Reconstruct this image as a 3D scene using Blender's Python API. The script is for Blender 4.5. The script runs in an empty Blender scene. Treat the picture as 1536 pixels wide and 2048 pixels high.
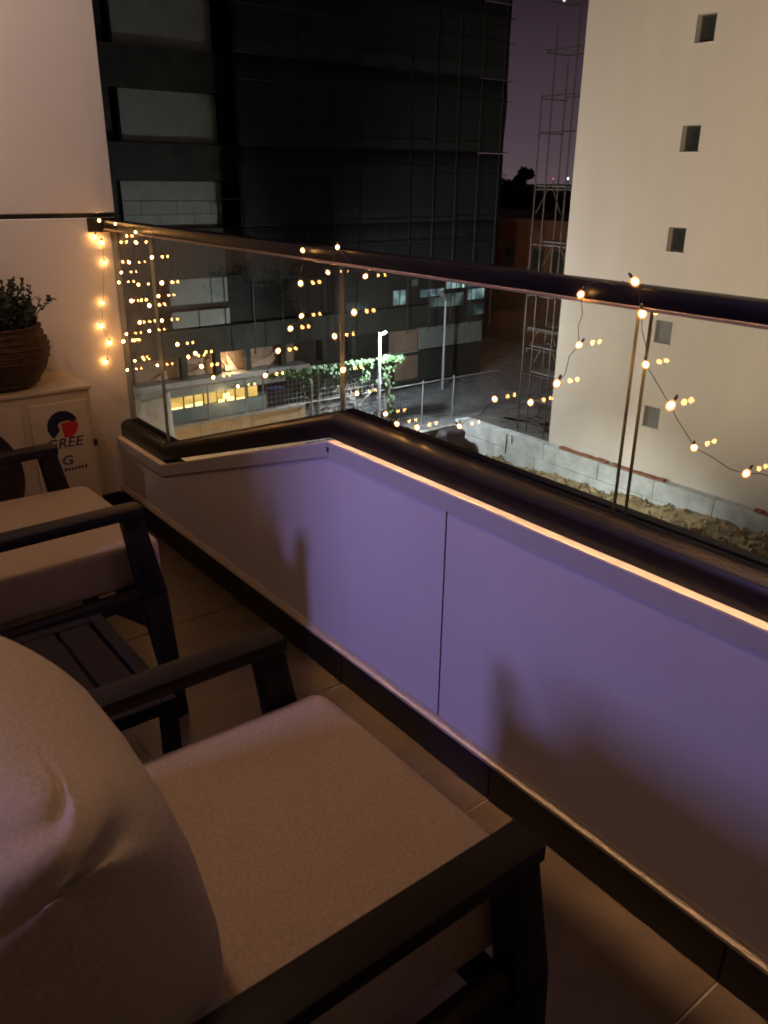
import bpy, bmesh, math, random
from mathutils import Vector, Matrix, noise
random.seed(7)
R = math.radians
S = bpy.context.scene
COL = S.collection

# ------------------------------------------------------------------ camera
cam = bpy.data.cameras.new('camera')
cam.sensor_fit = 'HORIZONTAL'; cam.sensor_width = 36.0; cam.lens = 38.25
cam.clip_start = 0.02; cam.clip_end = 3000
cam.dof.use_dof = True; cam.dof.focus_distance = 2.6; cam.dof.aperture_fstop = 14
co = bpy.data.objects.new('camera', cam); COL.objects.link(co)
fwd = Vector((-0.72744022, 0.57154319, -0.37969608)).normalized()
right = Vector(fwd.cross(Vector((0, 0, 1)))).normalized()
up = right.cross(fwd).normalized()
roll = -0.01207
right, up = (right * math.cos(roll) - up * math.sin(roll)), (up * math.cos(roll) + right * math.sin(roll))
m = Matrix.Identity(4)
for i in range(3):
    m[i][0] = right[i]; m[i][1] = up[i]; m[i][2] = -fwd[i]
m[2][3] = 1.3
co.matrix_world = m
S.camera = co

# ------------------------------------------------------------------ render settings
S.view_settings.view_transform = 'Standard'; S.view_settings.look = 'None'
S.view_settings.exposure = 0.0; S.view_settings.gamma = 1.0; S.view_settings.use_curve_mapping = False
S.render.engine = 'CYCLES'
S.cycles.use_denoising = True
S.cycles.max_bounces = 8; S.cycles.transparent_max_bounces = 24
S.cycles.diffuse_bounces = 4; S.cycles.glossy_bounces = 4
S.cycles.sample_clamp_indirect = 4.0
S.cycles.caustics_reflective = False; S.cycles.caustics_refractive = False
S.cycles.pixel_filter_type = 'BLACKMAN_HARRIS'; S.cycles.filter_width = 1.7

# ------------------------------------------------------------------ world: night sky over a town
w = bpy.data.worlds.new('World'); S.world = w; w.use_nodes = True
nt = w.node_tree; nt.nodes.clear()
tc = nt.nodes.new('ShaderNodeTexCoord'); sp = nt.nodes.new('ShaderNodeSeparateXYZ')
rp = nt.nodes.new('ShaderNodeValToRGB'); bg = nt.nodes.new('ShaderNodeBackground'); wo = nt.nodes.new('ShaderNodeOutputWorld')
nt.links.new(tc.outputs['Generated'], sp.inputs[0]); nt.links.new(sp.outputs['Z'], rp.inputs[0])
nt.links.new(rp.outputs[0], bg.inputs[0]); nt.links.new(bg.outputs[0], wo.inputs[0])
e = rp.color_ramp.elements
e[0].position = 0.0; e[0].color = (0.095, 0.063, 0.078, 1)
e[1].position = 1.0; e[1].color = (0.008, 0.006, 0.010, 1)
for p, c in ((0.05, (0.066, 0.044, 0.057, 1)), (0.17, (0.029, 0.017, 0.024, 1)), (0.45, (0.014, 0.010, 0.016, 1))):
    q = e.new(p); q.color = c
bg.inputs['Strength'].default_value = 1.0

# ------------------------------------------------------------------ lamps of the place and added fill lights
def lamp(name, kind, loc, power, color, size=0.05, aim=None, cone=None, blend=0.5):
    l = bpy.data.lights.new(name, kind); l.energy = power; l.color = color
    if kind in ('POINT', 'SPOT'): l.shadow_soft_size = size
    if kind == 'SPOT': l.spot_size = R(cone); l.spot_blend = blend
    if kind == 'AREA': l.shape = 'DISK'; l.size = size
    o = bpy.data.objects.new(name, l); COL.objects.link(o); o.location = loc
    if aim is not None:
        o.rotation_euler = (Vector(aim) - Vector(loc)).to_track_quat('-Z', 'Y').to_euler()
    return o
lamp('balcony_ceiling_lamp_light', 'POINT', (-1.30, 0.15, 2.42), 15.5, (1.0, 0.62, 0.42), 0.10)
vl = lamp('violet_room_light', 'AREA', (-1.36, -3.0, 2.32), 9.0, (0.42, 0.36, 1.0), 0.03, (-1.72, 1.1, 0.6))
vl.data.spread = R(58)
vl.data.shape = 'RECTANGLE'; vl.data.size = 0.58; vl.data.size_y = 0.50
lamp('wall_fill_light', 'SPOT', (-2.40, -0.10, 2.57), 62, (1.0, 0.75, 0.64), 0.05, (-3.16, 0.95, 1.75), 75, 1.0)  # added unseen spot that brightens the side wall
lamp('street_flood_light', 'SPOT', (-9.0, 3.0, -1.5), 10200, (1.0, 0.81, 0.575), 0.4, (-15.0, 24.3, 2.5), 66, 0.7)
lamp('concrete_fill_light', 'SPOT', (-16.5, 14.0, -4.6), 4600, (0.94, 1.0, 0.95), 0.3, (-16.8, 23.3, -12.0), 62, 1.0)  # added spot, aimed low to brighten the concrete wall and soil
lamp('boundary_fill_light', 'SPOT', (-17.0, 9.5, -5.5), 3200, (1.0, 0.72, 0.42), 0.2, (-26.9, 13.5, -9.0), 60, 1.0)  # added warm spot that brightens the cream boundary wall
el = lamp('balcony_edge_downlight', 'AREA', (-0.35, 1.108, 2.585), 1.25, (1.0, 0.60, 0.33), 0.1, (-0.35, 1.108, 0.0))
el.data.shape = 'RECTANGLE'; el.data.size = 2.6; el.data.size_y = 0.01; el.data.spread = R(6)
el.rotation_euler = (0, 0, 0)

# ------------------------------------------------------------------ materials
def mat(name, col, rough=0.6, metal=0.0, noise_amt=0.0, noise_scale=6.0, bump=0.0, bump_scale=60.0, spec=0.5, emit=None, estr=0.0, col2=None, coord='Object', stretch=None):
    m = bpy.data.materials.new(name); m.use_nodes = True
    n = m.node_tree; b = n.nodes['Principled BSDF']
    b.inputs['Roughness'].default_value = rough; b.inputs['Metallic'].default_value = metal
    b.inputs['Specular IOR Level'].default_value = spec
    b.inputs['Base Color'].default_value = (*col, 1)
    if emit:
        b.inputs['Emission Color'].default_value = (*emit, 1); b.inputs['Emission Strength'].default_value = estr
    if noise_amt or bump or col2:
        t = n.nodes.new('ShaderNodeTexCoord')
        src = t.outputs[coord]
        if stretch:
            mp = n.nodes.new('ShaderNodeMapping'); mp.inputs['Scale'].default_value = stretch
            n.links.new(src, mp.inputs[0]); src = mp.outputs[0]
    if noise_amt or col2:
        z = n.nodes.new('ShaderNodeTexNoise'); z.inputs['Scale'].default_value = noise_scale
        z.inputs['Detail'].default_value = 6; z.inputs['Roughness'].default_value = 0.62
        n.links.new(src, z.inputs['Vector'])
        r = n.nodes.new('ShaderNodeValToRGB')
        c2 = col2 if col2 else tuple(c * (1 - noise_amt) for c in col)
        r.color_ramp.elements[0].position = 0.35; r.color_ramp.elements[1].position = 0.68
        r.color_ramp.elements[0].color = (*c2, 1); r.color_ramp.elements[1].color = (*col, 1)
        n.links.new(z.outputs['Fac'], r.inputs[0]); n.links.new(r.outputs[0], b.inputs['Base Color'])
    if bump:
        z2 = n.nodes.new('ShaderNodeTexNoise'); z2.inputs['Scale'].default_value = bump_scale; z2.inputs['Detail'].default_value = 4
        n.links.new(src, z2.inputs['Vector'])
        bp = n.nodes.new('ShaderNodeBump'); bp.inputs['Strength'].default_value = bump; bp.inputs['Distance'].default_value = 0.01
        n.links.new(z2.outputs['Fac'], bp.inputs['Height']); n.links.new(bp.outputs[0], b.inputs['Normal'])
    return m

def emission(name, col, strength, col2=None, scale=8.0):
    m = bpy.data.materials.new(name); m.use_nodes = True; n = m.node_tree; n.nodes.clear()
    o = n.nodes.new('ShaderNodeOutputMaterial'); x = n.nodes.new('ShaderNodeEmission')
    x.inputs[0].default_value = (*col, 1); x.inputs[1].default_value = strength
    if col2:
        t = n.nodes.new('ShaderNodeTexCoord'); z = n.nodes.new('ShaderNodeTexNoise'); z.inputs['Scale'].default_value = scale; z.inputs['Detail'].default_value = 3
        r = n.nodes.new('ShaderNodeValToRGB'); r.color_ramp.elements[0].position = 0.4; r.color_ramp.elements[1].position = 0.62
        r.color_ramp.elements[0].color = (*col2, 1); r.color_ramp.elements[1].color = (*col, 1)
        n.links.new(t.outputs['Object'], z.inputs['Vector']); n.links.new(z.outputs['Fac'], r.inputs[0]); n.links.new(r.outputs[0], x.inputs[0])
    n.links.new(x.outputs[0], o.inputs[0]); return m

def glass(name, tint, base=0.04):
    m = bpy.data.materials.new(name); m.use_nodes = True; n = m.node_tree; n.nodes.clear()
    o = n.nodes.new('ShaderNodeOutputMaterial'); mx = n.nodes.new('ShaderNodeMixShader')
    tr = n.nodes.new('ShaderNodeBsdfTransparent'); gl = n.nodes.new('ShaderNodeBsdfGlossy')
    tr.inputs[0].default_value = (*tint, 1); gl.inputs['Roughness'].default_value = 0.0
    lw = n.nodes.new('ShaderNodeLayerWeight'); lw.inputs['Blend'].default_value = 0.5
    pw = n.nodes.new('ShaderNodeMath'); pw.operation = 'POWER'; pw.inputs[1].default_value = 5
    ma = n.nodes.new('ShaderNodeMath'); ma.operation = 'MULTIPLY_ADD'; ma.inputs[1].default_value = 1 - base; ma.inputs[2].default_value = base
    n.links.new(lw.outputs['Facing'], pw.inputs[0]); n.links.new(pw.outputs[0], ma.inputs[0]); n.links.new(ma.outputs[0], mx.inputs[0])
    n.links.new(tr.outputs[0], mx.inputs[1]); n.links.new(gl.outputs[0], mx.inputs[2]); n.links.new(mx.outputs[0], o.inputs[0])
    return m

M = dict(
    plaster=mat('side_wall_plaster', (0.74, 0.70, 0.68), 0.85, noise_amt=0.06, noise_scale=3, bump=0.12, bump_scale=220),
    panel=mat('parapet_panel', (0.66, 0.62, 0.64), 0.5, noise_amt=0.10, noise_scale=2.2, bump=0.08, bump_scale=120, stretch=(1, 1, 0.6)),
    trim=mat('trim_aluminium', (0.48, 0.46, 0.46), 0.42, 0.0, noise_amt=0.05, noise_scale=9),
    strip=mat('lit_trim_edge', (0.85, 0.72, 0.56), 0.35, noise_amt=0.1, noise_scale=12),  # top edge of the trim, warm light on it put into the colour
    black=mat('black_aluminium', (0.013, 0.011, 0.011), 0.36, 0.0, noise_amt=0.3, noise_scale=14, bump=0.03, bump_scale=300, spec=0.35),
    rail_black=mat('handrail_black', (0.010, 0.009, 0.011), 0.36, noise_amt=0.3, noise_scale=14, spec=0.13),
    lip=mat('skirting_lip_cream', (0.50, 0.42, 0.33), 0.6, noise_amt=0.15, noise_scale=12),
    rail_glint=mat('rail_glint_gold', (0.36, 0.27, 0.18), 0.4, 0.3),  # gold tone stands for the highlight on the rail's lower edge
    tile=mat('floor_tile', (0.105, 0.074, 0.047), 0.38, noise_amt=0.45, noise_scale=5, bump=0.04, bump_scale=90),
    grout=mat('grout', (0.30, 0.25, 0.21), 0.9, noise_amt=0.25, noise_scale=20),
    skirt=mat('skirting_black', (0.014, 0.012, 0.016), 0.35, noise_amt=0.2, noise_scale=10),
    glass=glass('balustrade_glass', (0.955, 0.97, 0.955)),
    edge=mat('polished_glass_edge', (0.42, 0.46, 0.40), 0.2, spec=0.9),
    chair=mat('chair_frame', (0.018, 0.013, 0.010), 0.5, noise_amt=0.25, noise_scale=16, bump=0.04, bump_scale=400, spec=0.2),
    fabric=mat('cream_fabric', (0.62, 0.50, 0.37), 0.95, noise_amt=0.24, noise_scale=190, bump=0.25, bump_scale=420, spec=0.1),
    fabric_light=mat('pale_fabric', (0.62, 0.52, 0.39), 0.95, noise_amt=0.20, noise_scale=190, bump=0.2, bump_scale=420, spec=0.1),
    table=mat('table_slat', (0.020, 0.012, 0.008), 0.5, noise_amt=0.4, noise_scale=18, spec=0.2, stretch=(1, 6, 1)),
    ac=mat('ac_enamel', (0.60, 0.51, 0.38), 0.45, noise_amt=0.08, noise_scale=6),
    ac_dark=mat('ac_fan_dark', (0.045, 0.030, 0.022), 0.7),
    navy=mat('logo_navy', (0.012, 0.014, 0.040), 0.5), red=mat('logo_red', (0.62, 0.03, 0.03), 0.5),
    print_=mat('lettering_grey', (0.055, 0.048, 0.055), 0.6),
    pot=mat('woven_pot', (0.115, 0.062, 0.026), 0.85, noise_amt=0.5, noise_scale=40, bump=0.6, bump_scale=60, stretch=(1, 1, 3)),
    soil_pot=mat('pot_soil', (0.02, 0.014, 0.01), 0.95),
    plant=mat('plant_leaf', (0.030, 0.040, 0.018), 0.7, noise_amt=0.5, noise_scale=30),
    wire=mat('string_wire', (0.07, 0.075, 0.06), 0.6),
    # outside
    facade=mat('facade_render', (0.65, 0.575, 0.495), 0.9, noise_amt=0.10, noise_scale=0.5, bump=0.3, bump_scale=5, stretch=(1, 1, 0.22)),
    win_dark=mat('window_frame_dark', (0.05, 0.05, 0.045), 0.5),
    pane=mat('window_pane_dark', (0.045, 0.05, 0.045), 0.15, noise_amt=0.4, noise_scale=2.0),
    shutter=mat('grey_shutter', (0.20, 0.19, 0.175), 0.7, noise_amt=0.15, noise_scale=4),
    conc=mat('concrete', (0.60, 0.61, 0.59), 0.9, noise_amt=0.38, noise_scale=1.6, bump=0.5, bump_scale=9),
    conc_dirty=mat('stained_concrete', (0.36, 0.35, 0.30), 0.92, noise_amt=0.6, noise_scale=2.2, bump=0.5, bump_scale=8, stretch=(1, 1, 0.35)),
    brick=mat('brick_orange', (0.34, 0.13, 0.065), 0.9, noise_amt=0.3, noise_scale=8),
    soil=mat('excavated_soil', (0.44, 0.325, 0.17), 0.97, noise_amt=0.55, noise_scale=2.0, bump=1.0, bump_scale=7),
    gravel=mat('gravel_road', (0.25, 0.25, 0.26), 0.95, noise_amt=0.5, noise_scale=1.4, bump=0.9, bump_scale=4),
    debris=mat('site_ground', (0.17, 0.155, 0.135), 0.95, noise_amt=0.55, noise_scale=1.2, bump=0.9, bump_scale=5),
    ground=mat('dark_ground', (0.08, 0.065, 0.05), 0.97, noise_amt=0.5, noise_scale=0.4),
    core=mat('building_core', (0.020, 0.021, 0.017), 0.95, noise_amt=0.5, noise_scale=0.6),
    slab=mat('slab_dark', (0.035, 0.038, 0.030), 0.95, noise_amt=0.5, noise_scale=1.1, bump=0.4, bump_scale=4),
    block=mat('grey_blockwork', (0.22, 0.235, 0.205), 0.95, noise_amt=0.22, noise_scale=1.5, bump=0.4, bump_scale=6),
    ledge=mat('slab_edge_pale', (0.34, 0.33, 0.31), 0.9, noise_amt=0.3, noise_scale=3),
    tanw=mat('tan_wall', (0.28, 0.19, 0.13), 0.95, noise_amt=0.35, noise_scale=2),
    sheet=mat('hanging_sheet', (0.42, 0.30, 0.21), 0.9, noise_amt=0.35, noise_scale=2.5),
    net=mat('scaffold_net', (0.010, 0.011, 0.009), 0.95, noise_amt=0.5, noise_scale=3),
    pipe=mat('scaffold_pipe', (0.016, 0.016, 0.014), 0.55, 0.2, noise_amt=0.4, noise_scale=5),
    pipe2=mat('scaffold_pipe_warm', (0.075, 0.055, 0.045), 0.55, 0.2, noise_amt=0.35, noise_scale=5),
    board=mat('scaffold_board', (0.16, 0.13, 0.115), 0.85, noise_amt=0.4, noise_scale=6),
    fence=mat('galvanised_wire', (0.27, 0.26, 0.25), 0.5, 0.2),
    cream=mat('cream_boundary_wall', (0.44, 0.33, 0.21), 0.9, noise_amt=0.25, noise_scale=2.5, bump=0.3, bump_scale=8),
    leaf=mat('vine_leaf', (0.10, 0.20, 0.075), 0.6, noise_amt=0.5, noise_scale=9),
    twig=mat('bare_twig', (0.48, 0.44, 0.40), 0.9),
    bark=mat('vine_trunk', (0.12, 0.09, 0.07), 0.9, noise_amt=0.4, noise_scale=20),
    pole=mat('lamp_pole', (0.55, 0.56, 0.60), 0.4, 0.2),
    tarp=mat('pale_tarpaulin', (0.44, 0.47, 0.52), 0.7, noise_amt=0.35, noise_scale=3, bump=0.6, bump_scale=6),
    tarp_dark=mat('dark_tarpaulin', (0.038, 0.030, 0.034), 0.7, noise_amt=0.4, noise_scale=5, bump=0.6, bump_scale=9),
    blue=mat('blue_panel', (0.03, 0.055, 0.15), 0.6, noise_amt=0.3, noise_scale=4),
    house=mat('brown_render', (0.14, 0.068, 0.036), 0.95, noise_amt=0.4, noise_scale=0.5),
    tree=mat('tree_leaf', (0.03, 0.035, 0.02), 0.9), trunk=mat('tree_trunk', (0.03, 0.022, 0.015), 0.95),
    room=mat('room_wall', (0.55, 0.47, 0.40), 0.9, noise_amt=0.04),
    e_core=emission('bulb_filament', (1.0, 0.50, 0.15), 66.0),
    e_yellow=emission('lit_yellow_pane', (1.0, 0.62, 0.18), 1.25, (0.62, 0.38, 0.08), 1.2),
    e_bright=emission('lit_lamp_and_glow', (1.0, 0.80, 0.30), 3.2),
    e_cyan=emission('lit_cyan_pane', (0.30, 0.44, 0.44), 1.1, (0.05, 0.09, 0.10), 1.1),
    e_cyan2=emission('lit_dim_pane', (0.14, 0.20, 0.19), 0.6, (0.02, 0.03, 0.03), 0.9),
    e_green=emission('fluorescent_tube', (0.65, 1.0, 0.70), 1.1),
    e_lamp=emission('street_lamp_led', (0.85, 0.90, 1.0), 26.0),
    e_white=emission('far_white_lamp', (1.0, 0.95, 0.88), 3.0), e_red=emission('far_red_lamp', (1.0, 0.16, 0.08), 1.6),
    e_star=emission('far_pale_lamp', (0.9, 0.92, 1.0), 1.0),
)
def bulb_glow():  # soft halo around each bulb, put in as an emissive shell
    m = bpy.data.materials.new('bulb_amber_glow'); m.use_nodes = True; n = m.node_tree; n.nodes.clear()
    o = n.nodes.new('ShaderNodeOutputMaterial'); a = n.nodes.new('ShaderNodeAddShader')
    tr = n.nodes.new('ShaderNodeBsdfTransparent'); tr.inputs[0].default_value = (0.96, 0.88, 0.78, 1)
    x = n.nodes.new('ShaderNodeEmission'); x.inputs[0].default_value = (1.0, 0.42, 0.11, 1)
    lw = n.nodes.new('ShaderNodeLayerWeight'); lw.inputs['Blend'].default_value = 0.5
    iv = n.nodes.new('ShaderNodeMath'); iv.operation = 'SUBTRACT'; iv.inputs[0].default_value = 1.0
    pw = n.nodes.new('ShaderNodeMath'); pw.operation = 'POWER'; pw.inputs[1].default_value = 2.5
    ml = n.nodes.new('ShaderNodeMath'); ml.operation = 'MULTIPLY'; ml.inputs[1].default_value = 1.1
    n.links.new(lw.outputs['Facing'], iv.inputs[1]); n.links.new(iv.outputs[0], pw.inputs[0]); n.links.new(pw.outputs[0], ml.inputs[0]); n.links.new(ml.outputs[0], x.inputs[1])
    n.links.new(tr.outputs[0], a.inputs[0]); n.links.new(x.outputs[0], a.inputs[1]); n.links.new(a.outputs[0], o.inputs[0]); return m
M['cap'] = bulb_glow()

# ------------------------------------------------------------------ builders
ROOT = {}
def tag(o, label=None, cat=None, group=None, kind=None):
    if label: o['label'] = label
    if cat: o['category'] = cat
    if group: o['group'] = group
    if kind: o['kind'] = kind
    return o
def empty(name, loc, label=None, cat=None, group=None):
    o = bpy.data.objects.new(name, None); COL.objects.link(o); o.location = loc; o.empty_display_size = 0.1
    ROOT[o.name] = Vector(loc)
    return tag(o, label, cat, group)
def origin(p):
    v = Vector((0, 0, 0))
    while p is not None:
        v += p.location; p = p.parent
    return v

class MB:
    def __init__(s): s.bm = bmesh.new()
    def add(s, verts, faces, mi=0):
        vs = [s.bm.verts.new(v) for v in verts]
        for f in faces:
            try:
                q = s.bm.faces.new([vs[i] for i in f]); q.material_index = mi
            except ValueError: pass
        return vs
    def box(s, a, b, bev=0.0, seg=2, mi=0):
        x0, y0, z0 = (min(a[i], b[i]) for i in range(3)); x1, y1, z1 = (max(a[i], b[i]) for i in range(3))
        t = bmesh.new()
        vs = [t.verts.new(v) for v in ((x0,y0,z0),(x1,y0,z0),(x1,y1,z0),(x0,y1,z0),(x0,y0,z1),(x1,y0,z1),(x1,y1,z1),(x0,y1,z1))]
        for f in ((0,3,2,1),(4,5,6,7),(0,1,5,4),(1,2,6,5),(2,3,7,6),(3,0,4,7)): t.faces.new([vs[i] for i in f])
        if bev: bmesh.ops.bevel(t, geom=list(t.edges), offset=bev, segments=seg, affect='EDGES', profile=0.5)
        s.merge(t, mi); return s
    def merge(s, t, mi=0):
        t.verts.index_update(); vs = [s.bm.verts.new(v.co) for v in t.verts]
        for f in t.faces:
            q = s.bm.faces.new([vs[v.index] for v in f.verts]); q.material_index = mi
        t.free()
    def bar(s, a, b, wa, wb=None, ha=None, hb=None, side=(0, 0, 1), bev=0.0):
        # rectangular bar a->b; section width (across `side` x axis) and height; may taper
        a = Vector(a); b = Vector(b); d = (b - a).normalized(); sd = Vector(side)
        u = d.cross(sd).normalized(); v = u.cross(d).normalized()
        wb = wa if wb is None else wb; ha = wa if ha is None else ha; hb = ha if hb is None else hb
        t = bmesh.new(); vs = []
        for p, wd, h in ((a, wa, ha), (b, wb, hb)):
            for i, j in ((-1,-1),(1,-1),(1,1),(-1,1)): vs.append(t.verts.new(p + u*i*wd/2 + v*j*h/2))
        for f in ((0,3,2,1),(4,5,6,7),(0,1,5,4),(1,2,6,5),(2,3,7,6),(3,0,4,7)): t.faces.new([vs[i] for i in f])
        if bev: bmesh.ops.bevel(t, geom=list(t.edges), offset=bev, segments=2, affect='EDGES', profile=0.5)
        s.merge(t); return s
    def tube(s, pts, r, n=6, r2=None, caps=True):
        pts = [Vector(p) for p in pts]; rings = []; ref = Vector((0.13, 0.31, 0.94))
        for i, p in enumerate(pts):
            d = (pts[min(i+1, len(pts)-1)] - pts[max(i-1, 0)]).normalized()
            u = d.cross(ref)
            if u.length < 1e-3: u = d.cross(Vector((1, 0, 0)))
            u.normalize(); v = d.cross(u)
            rr = r if r2 is None else r + (r2 - r) * i / max(1, len(pts)-1)
            rings.append([s.bm.verts.new(p + (u*math.cos(k*2*math.pi/n) + v*math.sin(k*2*math.pi/n))*rr) for k in range(n)])
        for a, b in zip(rings, rings[1:]):
            for k in range(n): s.bm.faces.new((a[k], a[(k+1)%n], b[(k+1)%n], b[k]))
        if caps and n > 2:
            s.bm.faces.new(list(reversed(rings[0]))); s.bm.faces.new(rings[-1])
        return s
    def lathe(s, c, prof, n=24, axis='Z'):
        rings = []
        for r, h in prof:
            ring = []
            for k in range(n):
                x, y = r*math.cos(k*2*math.pi/n), r*math.sin(k*2*math.pi/n)
                q = (x, y, h) if axis == 'Z' else (h, x, y)
                ring.append(s.bm.verts.new(Vector(c) + Vector(q)))
            rings.append(ring)
        for a, b in zip(rings, rings[1:]):
            for k in range(n): s.bm.faces.new((a[k], a[(k+1)%n], b[(k+1)%n], b[k]))
        if prof[0][0] > 1e-4: s.bm.faces.new(list(reversed(rings[0])))
        if prof[-1][0] > 1e-4: s.bm.faces.new(rings[-1])
        return s
    def prism(s, poly, a, b):
        # poly: list of (x,z) or any 2D mapped with y from a to b
        n = len(poly)
        vs = [s.bm.verts.new((x, a, z)) for x, z in poly] + [s.bm.verts.new((x, b, z)) for x, z in poly]
        s.bm.faces.new(vs[:n]); s.bm.faces.new(list(reversed(vs[n:])))
        for i in range(n): s.bm.faces.new((vs[i], vs[i+n], vs[(i+1)%n+n], vs[(i+1)%n]))
        return s
    def sweep(s, prof, path):
        # prof: (dy, dz) section; path: (x, z) points; section swept along x
        rings = [[s.bm.verts.new((x, dy, z + dz)) for dy, dz in prof] for x, z in path]; n = len(prof)
        for a, b in zip(rings, rings[1:]):
            for k in range(n): s.bm.faces.new((a[k], a[(k+1)%n], b[(k+1)%n], b[k]))
        s.bm.faces.new(list(reversed(rings[0]))); s.bm.faces.new(rings[-1]); return s
    def build(s, name, mats, parent=None, smooth=False, label=None, cat=None, group=None, kind=None):
        bmesh.ops.recalc_face_normals(s.bm, faces=list(s.bm.faces))
        off = origin(parent) if parent is not None else Vector((0, 0, 0))
        if off.length: bmesh.ops.translate(s.bm, verts=list(s.bm.verts), vec=-off)
        me = bpy.data.meshes.new(name)
        if smooth:
            for f in s.bm.faces: f.smooth = True
        s.bm.to_mesh(me); s.bm.free()
        for x in (mats if isinstance(mats, (list, tuple)) else [mats]): me.materials.append(x)
        if smooth:
            try: me.set_sharp_from_angle(angle=R(38))
            except Exception: pass
        o = bpy.data.objects.new(name, me); COL.objects.link(o)
        if parent is not None: o.parent = parent
        return tag(o, label, cat, group, kind)

def copy_tree(o, parent=None):
    c = o.copy(); COL.objects.link(c)
    if parent is not None: c.parent = parent
    for ch in [x for x in bpy.data.objects if x.parent == o]: copy_tree(ch, c)
    return c

def superell(mb, c, ext, e1, e2, nu=56, nv=36, rot=None, warp=None):
    def sg(v, p): return math.copysign(abs(v)**p, v)
    vs = []
    for j in range(nv+1):
        ph = -math.pi/2 + math.pi*j/nv
        row = []
        for i in range(nu):
            th = 2*math.pi*i/nu
            p = Vector((ext[0]*sg(math.cos(ph), e1)*sg(math.cos(th), e2), ext[1]*sg(math.cos(ph), e1)*sg(math.sin(th), e2), ext[2]*sg(math.sin(ph), e1)))
            if warp: p = warp(p)
            if rot: p = rot @ p
            row.append(mb.bm.verts.new(p + Vector(c)))
            if j in (0, nv): break
        vs.append(row)
    for j in range(nv):
        a, b = vs[j], vs[j+1]
        for i in range(nu):
            i2 = (i+1) % nu
            if len(a) == 1: mb.bm.faces.new((a[0], b[i2], b[i]))
            elif len(b) == 1: mb.bm.faces.new((a[i], a[i2], b[0]))
            else: mb.bm.faces.new((a[i], a[i2], b[i2], b[i]))

def text_mesh(body, size, xs=1.0, shear=0.0):
    c = bpy.data.curves.new('lettering', 'FONT'); c.body = body; c.size = size; c.extrude = 0.0006; c.shear = shear
    c.align_x = 'CENTER'; c.offset = size * 0.012
    o = bpy.data.objects.new('lettering', c); COL.objects.link(o)
    dg = bpy.context.evaluated_depsgraph_get(); dg.update()
    me = bpy.data.meshes.new_from_object(o.evaluated_get(dg))
    bpy.data.objects.remove(o); bpy.data.curves.remove(c)
    for v in me.vertices: v.co.x *= xs
    return me

# ================================================================== BALCONY SHELL
# floor: grout bed with tiles laid on it
T = 0.572; GR = 0.004
fl = MB().box((-3.16, -0.95, -0.06), (1.4, 1.20, -0.004)).build('balcony_floor', M['grout'], kind='structure')
xs = [-2.146 + T*k for k in range(-2, 7)]
ys = [0.547 + T*k for k in range(-3, 2)]
tile_mesh = {}
for i in range(len(xs)-1):
    for j in range(len(ys)-1):
        x0, x1 = max(xs[i], -3.158)+GR/2, min(xs[i+1], 1.40)-GR/2
        y0, y1 = max(ys[j], -0.948)+GR/2, min(ys[j+1], 1.105)-GR/2
        if x1 - x0 < 0.02 or y1 - y0 < 0.02: continue
        MB().box((x0, y0, -0.008), (x1, y1, random.uniform(-0.0008, 0.0)), 0.0012, 1).build('tile', M['tile'], fl)

# side wall with a shadow groove, wall end beyond the glass
sw = empty('balcony_side_wall', (-3.26, 0.2, 0.0), 'pale plastered side wall at the left end of the balcony, lit pink and orange, with a thin dark groove', 'wall')
MB().box((-3.36, -0.95, -0.06), (-3.16, 1.195, 1.150), 0.003, 1).build('plaster_field', M['plaster'], sw)
MB().box((-3.36, -0.95, 1.166), (-3.16, 1.195, 2.62), 0.003, 1).build('plaster_field', M['plaster'], sw)
MB().box((-3.36, -0.94, 1.150), (-3.176, 1.19, 1.166)).build('groove', M['skirt'], sw)
yy = 1.094
while yy > -0.95:
    y0 = max(yy - 0.57, -0.95); MB().box((-3.16, y0 + 0.002, 0.0), (-3.148, yy - 0.002, 0.085), 0.002, 1).build('skirting_tile', M['skirt'], sw); yy -= 0.572

# balcony ceiling, rear wall with the door opening and the room behind
MB().box((-3.36, -0.95, 2.6), (1.6, 1.35, 2.8)).build('balcony_ceiling', M['room'], kind='structure')
rw = MB(); rw.box((-3.16, -1.15, 0.0), (-1.585, -0.951, 2.6)); rw.box((-1.585, -1.15, 2.48), (1.4, -0.951, 2.6)); rw.build('rear_wall', M['room'], kind='structure')
MB().box((1.4, -0.95, -0.06), (1.6, 1.3, 2.6)).build('wall_right', M['room'], kind='structure')
rm = MB(); rm.box((-3.4, -4.4, -0.06), (1.6, -0.952, -0.005)); rm.box((-3.4, -4.5, 0), (1.6, -4.4, 2.6)); rm.box((-3.5, -4.5, 0), (-3.4, -1.15, 2.6)); rm.box((1.6, -4.5, 0), (1.7, -0.95, 2.6)); rm.box((-3.5, -4.5, 2.6), (1.7, -0.952, 2.7))
rm.build('room', M['room'], kind='structure')

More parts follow.
